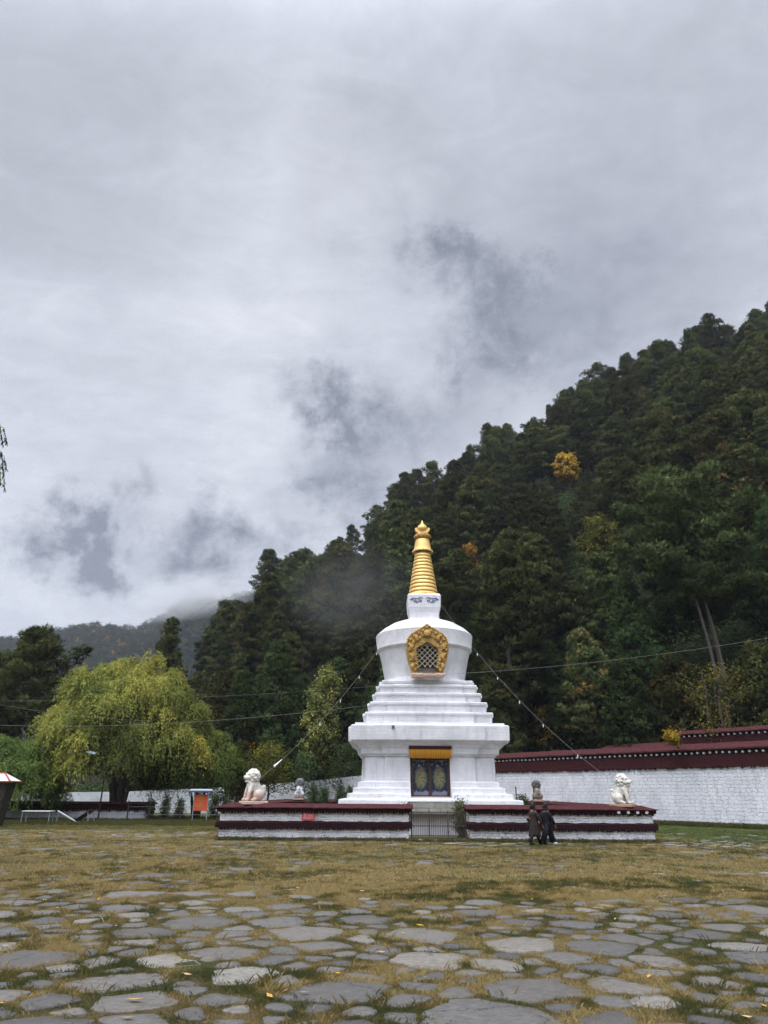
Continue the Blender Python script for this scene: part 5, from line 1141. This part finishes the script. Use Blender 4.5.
for i, (px, pt, Y) in enumerate(((152, 800, 43), (166, 797, 43.3), (181, 799, 42.9), (215, 793, 43.4), (228, 796, 43.1))):
    put_leafy(px, pt, Y, 'tall_weed', ['slender sapling by the post nearest the willow trunks', 'slender sapling among the fence posts', 'slender sapling just before the notice board', 'slender sapling just past the notice board', 'slender sapling close to the corner of the low wall'][i], 'weed', 640 + i, 0.20, 0.1, 18, 4, 0.11, 0.045, (0.35, 0.2), stems=2, cat='plant', up=1.6, z=0)

# willows: arching limbs with hanging feathery strands
def willow(seed, H, R, strands, leaves_per, slen, lf, lw, tint, cbase=0.22, stems=5, nrad=0.10):
    r = np.random.default_rng(seed); limbs = []; B = []; D = []; T = []; NN = []
    for s in range(stems):
        a = s * 6.28 / stems + r.normal(0, 0.3); d = Vector((math.cos(a), math.sin(a), 0)); tr = []
        for i in range(7):
            t = i / 6; tr.append(d * (0.15 + 0.42 * R * t ** 1.2) + Vector((0, 0, H * 0.72 * t ** 0.85)))
        tr[0].z = -0.1; limbs.append((tr, [nrad * H * 0.23 * (1 - 0.85 * i / 6) for i in range(7)]))
    nclump = max(20, strands // 26); cl = []
    for k in range(nclump):
        u = (k + r.random()) / nclump; a = k * 2.39996 + r.normal(0, 0.25); ph = math.acos(max(-0.05, 1 - u * 1.03))
        lump = 0.84 + 0.10 * mnoise.noise(Vector((math.cos(a) * 1.6, math.sin(a) * 1.6, ph * 2 + seed))) + r.uniform(-0.13, 0.11)
        if r.random() < 0.22: lump *= r.uniform(0.55, 0.85)
        p = Vector((math.sin(ph) * math.cos(a) * R * lump, math.sin(ph) * math.sin(a) * R * lump, H * (cbase + 0.16) + math.cos(ph) * H * (0.84 - cbase) * lump))
        cl.append((p, a, ph, float(np.clip(tint[0] + tint[1] * 1.3 * mnoise.noise(Vector(p) * 0.4 + Vector((seed, 0, 0))) + r.normal(0, 0.13), 0, 1))))
        s = int(r.integers(0, stems)); tr = limbs[s][0]; st = tr[int(r.integers(2, 6))]; mid = st.lerp(p, 0.55) + Vector((0, 0, 0.03 * H)); limbs.append(([st, mid, p - Vector((0, 0, 0.25))], [0.030 * H / 9, 0.018 * H / 9, 0.005]))
    for k in range(strands):
        c0, a, ph, ct = cl[k % nclump]
        aa = a + r.normal(0, 1.15); outd = Vector((math.cos(aa), math.sin(aa), 0.0)); L = slen * r.uniform(0.55, 1.3) * (0.75 + 0.45 * math.sin(ph))
        p = c0 + Vector(r.normal(0, 0.16, 3)) * slen
        n_ = leaves_per; t = np.sort(r.random(n_)); f = 0.75 * L
        X = p.x + outd.x * f * t * (1.5 - 0.5 * t); Y_ = p.y + outd.y * f * t * (1.5 - 0.5 * t); Z = p.z + 0.42 * L * t - 1.25 * L * t ** 2.1
        keepz = Z > H * cbase * 0.75
        b = np.stack([X, Y_, Z], 1)[keepz] + r.normal(0, 0.055, (keepz.sum(), 3)); tt = t[keepz]
        dd = np.stack([outd.x * (1 - tt) * 0.8, outd.y * (1 - tt) * 0.8, 0.2 - 1.3 * tt], 1) + r.normal(0, 0.42, (len(tt), 3))
        dome = Vector((math.sin(ph) * math.cos(a), math.sin(ph) * math.sin(a), math.cos(ph))) * 0.45; jr = r.normal(0, 0.2, 3)
        B.append(b); D.append(dd); NN.append(np.stack([dome.x + jr[0] + outd.x * tt * 0.8, dome.y + jr[1] + outd.y * tt * 0.8, dome.z + 0.75 - 0.75 * tt], 1))
        T.append(np.clip(ct + 0.05 * r.normal() + 0.18 * (p.z / H - 0.55) - 0.10 * tt + r.normal(0, 0.06, len(tt)), 0, 1))
    B = np.concatenate(B); D = rot_to(np.concatenate(D)); T = np.concatenate(T)
    V, F = leaves(B, D, lf * (0.6 + 0.8 * r.random(len(B))), np.full(len(B), lw), r)
    return fast('willow_crown', V, F, np.repeat(T, 4), cn=np.repeat(rot_to(np.concatenate(NN)), 4, 0)), wood_mesh('willow_trunk', limbs, 7)
c, w = willow(71, 10.1, 5.5, 5600, 34, 1.15, 0.15, 0.050, (0.56, 0.42), 0.16)
tree('willow_tree', c, w, M['willow'], M['bark'], (at(118, 800, 45.2).x, 45.2, 0), 0, (0.98, 1, 1), 'large round yellow-green willow with several dark trunks')
c, w = willow(72, 4.9, 3.0, 2400, 34, 0.9, 0.14, 0.045, (0.55, 0.25), 0.12, 4)
tree('willow_tree', c, w, M['lime_willow'], M['bark'], (at(14, 800, 42.5).x - 0.3, 41.8, 0), 0, 1, 'lower bright green willow beside the dark wooden box')
c, w = willow(73, 5.4, 3.0, 1700, 34, 0.95, 0.14, 0.045, (0.22, 0.25), 0.26, 4)
tree('willow_tree', c, w, M['willow'], M['bark'], (at(196, 800, 46.5).x, 46.8, 0), 0, 1, 'smaller duller green willow behind the notice board')
# tall weeping tree just outside the frame; only the tips of its twigs reach in
c, w = willow(74, 9.0, 3.0, 900, 60, 1.5, 0.07, 0.016, (0.10, 0.15), 0.25, 4)
bw = at(0, 455, 11.0); tr_ = tree('weeping_willow', c, w, M['lime_willow'], M['bark'], (bw.x - 4.6, 11.0, 0), 0.3, 1, 'weeping tree whose twig tips hang in at the upper picture edge'); tr_.rotation_euler = (0, 0, 0)
r = np.random.default_rng(12); mb = MB(); B = []; D = []
for (px, py0, py1, n_) in ((7, 428, 444, 90), (3, 424, 445, 110), (7, 456, 470, 70), (5, 452, 490, 200), (1, 448, 484, 220)):
    a = at(px - 3, py0, 11.0); e = at(px, py1, 11.0); o = Vector((bw.x - 4.6, 11.0, 0)); st = Vector((bw.x - 1.3, 11.0, a.z + 0.1)); q = [st - o, st.lerp(a, 0.6) + Vector((0, 0, 0.10)) - o, a - o, e - o]; mb.tube(q, [0.012, 0.008, 0.005, 0.002], 5)
    for k in range(n_):
        t = r.random() * 3; i = min(2, int(t)); p = q[i].lerp(q[i + 1], t - i) if k % 2 else q[2].lerp(q[3], r.random()); B.append(p[:]); D.append((r.normal(0, 0.35), r.normal(0, 0.35), -1))
B = np.array(B); V, F = leaves(B, rot_to(np.array(D)), 0.05 + 0.04 * r.random(len(B)), np.full(len(B), 0.013), r)
link('hanging_twig', mb.mesh('hanging_twig'), M['bark'], tr_); link('twig_leaves', fast('twig_leaves', V, F, np.repeat(r.random(len(B)) * 0.4, 4), cn=np.repeat(rot_to(r.normal(0, 1, (len(B), 3)) + np.array([0, 0, 1.0])), 4, 0)), M['lime_willow'], tr_)
# undergrowth at the foot of the slope and under the trees
r = np.random.default_rng(90); k = 5200; az = rad(-24) + rad(60) * r.random(k); rf = np.interp(az, AZ, RF); q = rf - 6 + 30 * r.random(k) ** 1.5; x = q * np.sin(az); y = q * np.cos(az)
ok = (x < 8) | ((x - A0.x) * nrm.x + (y - A0.y) * nrm.y > 5.0); ok &= ~((x < 8) & (y < 57)); x, y = x[ok], y[ok]; bx = np.array(bush_at); bx = np.repeat(bx, 90, 0) + r.normal(0, 2.8, (len(bx) * 90, 3)); x = np.concatenate([x, bx[:, 0]]); y = np.concatenate([y, bx[:, 1]]); z = np.maximum(0, hill_z(x, y)); k = len(x); per = 26
cx = np.repeat(np.stack([x, y, z], 1), per, 0); o = r.normal(0, 0.55, (k * per, 3)); o[:, 2] = np.abs(o[:, 2]) * 1.3
V, F = leaves(cx + o, rot_to(r.normal(0, 1, (k * per, 3)) + np.array([0, 0, 0.6])), 0.22 + 0.25 * r.random(k * per), np.full(k * per, 0.13), r)
tag(link('undergrowth', fast('undergrowth', V, F, np.repeat(np.repeat(np.clip(r.normal(0.35, 0.2, k), 0, 1), per), 4), cn=np.repeat(rot_to(o + np.array([0, 0, 0.3])), 4, 0)), M['weed']), 'dark scrub under the pines at the foot of the slope', kind='stuff')
# rank grass along the left fence and the wall feet
def rank(name, xs, ys, h, label, seed):
    r = np.random.default_rng(seed); k = len(xs); per = 7; x = np.repeat(xs, per) + r.normal(0, 0.05, k * per); y = np.repeat(ys, per) + r.normal(0, 0.05, k * per)
    blades(name, x, y, h * (0.4 + 0.9 * r.random(k * per)), 0.022, 0.4 + 0.4 * r.random(k * per), np.clip(r.normal(0.22, 0.15, k * per), 0, 1), label)
r = np.random.default_rng(6)
rank('grass', np.concatenate([r.uniform(-24, -6, 4200), r.uniform(XL, XR, 700)]), np.concatenate([r.uniform(36.5, 44, 4200), r.uniform(26.35, 26.7, 700)]), 0.13, 'ragged green grass along the fence and the foot of the low wall', 1)
t = r.random(2600); rank('grass', A0.x + (A1.x - A0.x) * t - nrm.x * r.uniform(0.5, 1.6, 2600), A0.y + (A1.y - A0.y) * t - nrm.y * r.uniform(0.5, 1.6, 2600), 0.22, 'rank grass along the foot of the long white wall', 2)

# ------------------------------------------------------------------ smoke, mist and air
def vol_mat(name, dens, scale, lo, hi, col, aniso=0.2):
    m = bpy.data.materials.new(name); m.use_nodes = True; nt = m.node_tree; nt.nodes.clear(); n = N(nt); o = n.obj()
    d = n.vmath('LENGTH', n.vmath('SUBTRACT', o, (0, 0, 0)), out=1)
    ns = n.noise(o, scale, 3, 0.6, 0.6); f = n.math('MULTIPLY', n.range(d, 0.25, 1.0, 1, 0, True), n.range(ns, lo, hi))
    v = n.new('ShaderNodeVolumePrincipled'); v.inputs['Color'].default_value = (*col, 1); v.inputs['Anisotropy'].default_value = aniso
    n.link(n.math('MULTIPLY', f, dens), v.inputs['Density']); out = n.new('ShaderNodeOutputMaterial'); n.link(v.outputs[0], out.inputs['Volume'])
    m.cycles.homogeneous_volume = False; return m
def puff(name, c, s, m, label, rz=0.0):
    mb = MB(); mb.ball((0, 0, 0), 1.0, 20, 12); o = mb.build(name, m); o.location = c; o.scale = s; o.rotation_euler = (0, rz, 0); tag(o, label, kind='stuff'); return o
c = at(350, 590, 50); puff('smoke', c, (6.5, 3.0, 5.0), vol_mat('thin_smoke', 0.034, 1.6, 0.30, 0.75, (0.97, 0.99, 1.0), -0.25), 'thin blue-grey incense smoke drifting behind the stupa')
c = at(190, 596, 640); puff('mist', c, (85, 60, 22), vol_mat('mountain_mist', 0.035, 1.5, 0.36, 0.60, (0.98, 0.99, 1.0), -0.1), 'low cloud lying over the top of the distant mountain', rad(-12))
mb = MB(); mb.box((0, 800, 148), (3400, 2300, 304)); hz = mb.build('haze', None); tag(hz, 'damp valley air', kind='stuff')
m = bpy.data.materials.new('valley_air'); m.use_nodes = True; nt = m.node_tree; nt.nodes.clear(); n = N(nt); v = n.new('ShaderNodeVolumePrincipled')
v.inputs['Color'].default_value = (0.80, 0.87, 1.0, 1); v.inputs['Density'].default_value = 0.00013; v.inputs['Anisotropy'].default_value = 0.0
out = n.new('ShaderNodeOutputMaterial'); n.link(v.outputs[0], out.inputs['Volume']); hz.data.materials.append(m)

# ------------------------------------------------------------------ sky and light
w = bpy.data.worlds.new('World'); scene.world = w; w.use_nodes = True; nt = w.node_tree; nt.nodes.clear(); n = N(nt)
sund = Vector((-0.28, -0.30, 0.90)).normalized(); sel = math.asin(sund.z); srot = math.atan2(sund.x, sund.y)
sky = n.new('ShaderNodeTexSky'); sky.sky_type = 'NISHITA'; sky.sun_disc = False; sky.sun_elevation = sel; sky.sun_rotation = srot; sky.altitude = 2500; sky.dust_density = 2.0
bg1 = n.new('ShaderNodeBackground'); n.link(sky.outputs[0], bg1.inputs[0]); bg1.inputs[1].default_value = 0.10
dr = n.vmath('NORMALIZE', n.new('ShaderNodeTexCoord').outputs['Generated'])
sep = n.new('ShaderNodeSeparateXYZ'); n.link(dr, sep.inputs[0])
den = n.math('ADD', n.math('MAXIMUM', sep.outputs[2], 0.0), 0.30)
pv = n.vmath('DIVIDE', dr, (1, 1, 1)); cb_ = n.new('ShaderNodeCombineXYZ')
n.link(n.math('DIVIDE', sep.outputs[0], den), cb_.inputs[0]); n.link(n.math('DIVIDE', sep.outputs[1], den), cb_.inputs[1]); n.link(n.math('MULTIPLY', sep.outputs[2], 1.5), cb_.inputs[2])
P2 = cb_.outputs[0]
s1 = n.noise(n.mapping(P2, (1, 1.2, 1), (1.7, 0.4, 0)), 1.5, 7, 0.55, 0.5); s2 = n.noise(n.mapping(P2, (1, 1.3, 1), (4, 2, 1), (0, 0, 0.5)), 4.5, 8, 0.6, 0.7)
lay = n.math('ADD', n.math('MULTIPLY', s1, 0.66), n.math('MULTIPLY', s2, 0.34))
warp = n.vmath('MULTIPLY', n.vmath('SUBTRACT', n.noise(dr, 8.0, 8, 0.68, color=True), (0.5, 0.5, 0.5)), (0.27, 0.27, 0.27))
dw = n.vmath('ADD', dr, warp)
fine = n.noise(dr, 11.0, 8, 0.62, 0.4)
def cloud_field(lst, src, soft=1.0):
    tot = None
    for (px, py, rp, amt) in lst:
        c = ray(px, py); dist = n.vmath('LENGTH', n.vmath('SUBTRACT', src, tuple(c)), out=1); k = n.range(dist, 0.0, rp / FPX * 0.93 * 1.25, amt, 0.0, True)
        tot = k if tot is None else n.math('ADD', tot, k)
    return tot
dark = cloud_field([(435, 245, 40, .75), (470, 268, 45, .7), (512, 292, 42, .75), (500, 345, 46, 1.0), (478, 380, 38, .8), (330, 395, 42, .8), (352, 440, 46, 1.0), (400, 425, 48, .75), (330, 478, 34, .7), (372, 495, 45, .6),
                    (60, 548, 42, .75), (115, 530, 48, .95), (120, 560, 34, .6), (205, 548, 44, .8), (245, 545, 40, .65), (600, 320, 85, .35), (300, 545, 30, .5)], dw)
dark = n.math('MULTIPLY', dark, n.range(fine, 0.40, 0.55, 0.25, 1.25)); dark = n.math('MINIMUM', dark, 1.0)
broad = cloud_field([(640, 300, 190, .8), (720, 180, 190, .7), (560, 80, 230, .5), (150, 235, 150, .42), (90, 30, 150, .2), (600, 200, 120, .35)], n.vmath('ADD', dr, n.vmath('MULTIPLY', warp, (1.6, 1.6, 1.6))))
light = cloud_field([(300, 170, 130, .55), (250, 330, 190, .7), (420, 330, 70, .5), (430, 355, 40, .5), (60, 440, 170, .5), (520, 395, 60, .55), (30, 600, 120, .5), (280, 480, 60, .5)], dw)
base = n.ramp(n.range(lay, 0.40, 0.61), [(0.0, (0.425, 0.445, 0.505)), (0.45, (0.50, 0.525, 0.595)), (1.0, (0.61, 0.635, 0.70))])
base = n.mix(n.math('MULTIPLY', broad, 0.55, clamp=True), base, (0.405, 0.425, 0.49, 1))
base = n.mix(n.math('MULTIPLY', light, 0.62, clamp=True), base, (0.64, 0.67, 0.735, 1))
mid = cloud_field([(450, 270, 95, .7), (510, 340, 100, .7), (440, 405, 80, .6), (560, 300, 100, .5), (650, 270, 130, .45), (360, 430, 105, .7), (335, 490, 85, .6), (290, 550, 60, .5), (110, 550, 85, .5), (215, 550, 80, .5), (590, 320, 120, .4)], dw)
mid = n.math('MULTIPLY', mid, n.range(s2, 0.36, 0.6, 0.5, 1.0))
base = n.mix(n.math('MULTIPLY', mid, 0.85, clamp=True), base, (0.335, 0.36, 0.425, 1))
base = n.mix(n.math('MULTIPLY', dark, 1.0, clamp=True), base, (0.215, 0.235, 0.29, 1))
wisp = n.range(n.noise(n.mapping(P2, (1, 1.5, 1), (2, 7, 3), (0, 0, -0.4)), 9.0, 9, 0.66, 0.9), 0.35, 0.65, 0.955, 1.05)
base = n.vmath('SCALE', base, (0, 0, 0)); base.node.inputs['Scale'].default_value = 1.0; n.link(n.math('MULTIPLY', wisp, 1.04), base.node.inputs['Scale'])
bd = Vector((-0.08, -0.40, 0.92)).normalized()
back = n.vmath('DOT_PRODUCT', dr, tuple(bd), out=1)
boost = n.range(back, 0.50, 0.95, 1.0, 5.0, True)
low = n.range(sep.outputs[2], -0.05, 0.0, 0.35, 1.0)
bg2 = n.new('ShaderNodeBackground'); n.link(base, bg2.inputs[0]); n.link(n.math('MULTIPLY', boost, low), bg2.inputs[1])
mx = n.new('ShaderNodeMixShader'); mx.inputs[0].default_value = 0.94; n.link(bg1.outputs[0], mx.inputs[1]); n.link(bg2.outputs[0], mx.inputs[2])
wo = n.new('ShaderNodeOutputWorld'); n.link(mx.outputs[0], wo.inputs[0])
sl = bpy.data.lights.new('sun', 'SUN'); sl.energy = 1.3; sl.angle = rad(25); sl.color = (1.0, 0.97, 0.93)
so = bpy.data.objects.new('sun', sl); COL.objects.link(so); so.rotation_euler = sund.to_track_quat('Z', 'Y').to_euler()

# ------------------------------------------------------------------ scale the whole place to real size
for o in list(COL.objects):
    if o.parent is None and o.type not in ('CAMERA', 'LIGHT'):
        o.location = o.location * SC; o.scale = o.scale * SC
scene.view_settings.view_transform = 'Standard'; scene.view_settings.look = 'None'; scene.view_settings.exposure = 0.27; scene.view_settings.gamma = 1.0
cy = scene.cycles; cy.max_bounces = 5; cy.diffuse_bounces = 3; cy.glossy_bounces = 2; cy.transmission_bounces = 4; cy.volume_bounces = 1; cy.transparent_max_bounces = 4
cy.volume_step_rate = 1.0; cy.volume_max_steps = 128; cy.use_denoising = True; cy.denoiser = 'OPENIMAGEDENOISE'; cy.denoising_input_passes = 'RGB_ALBEDO'; cy.denoising_prefilter = 'NONE'; cy.caustics_reflective = False; cy.caustics_refractive = False
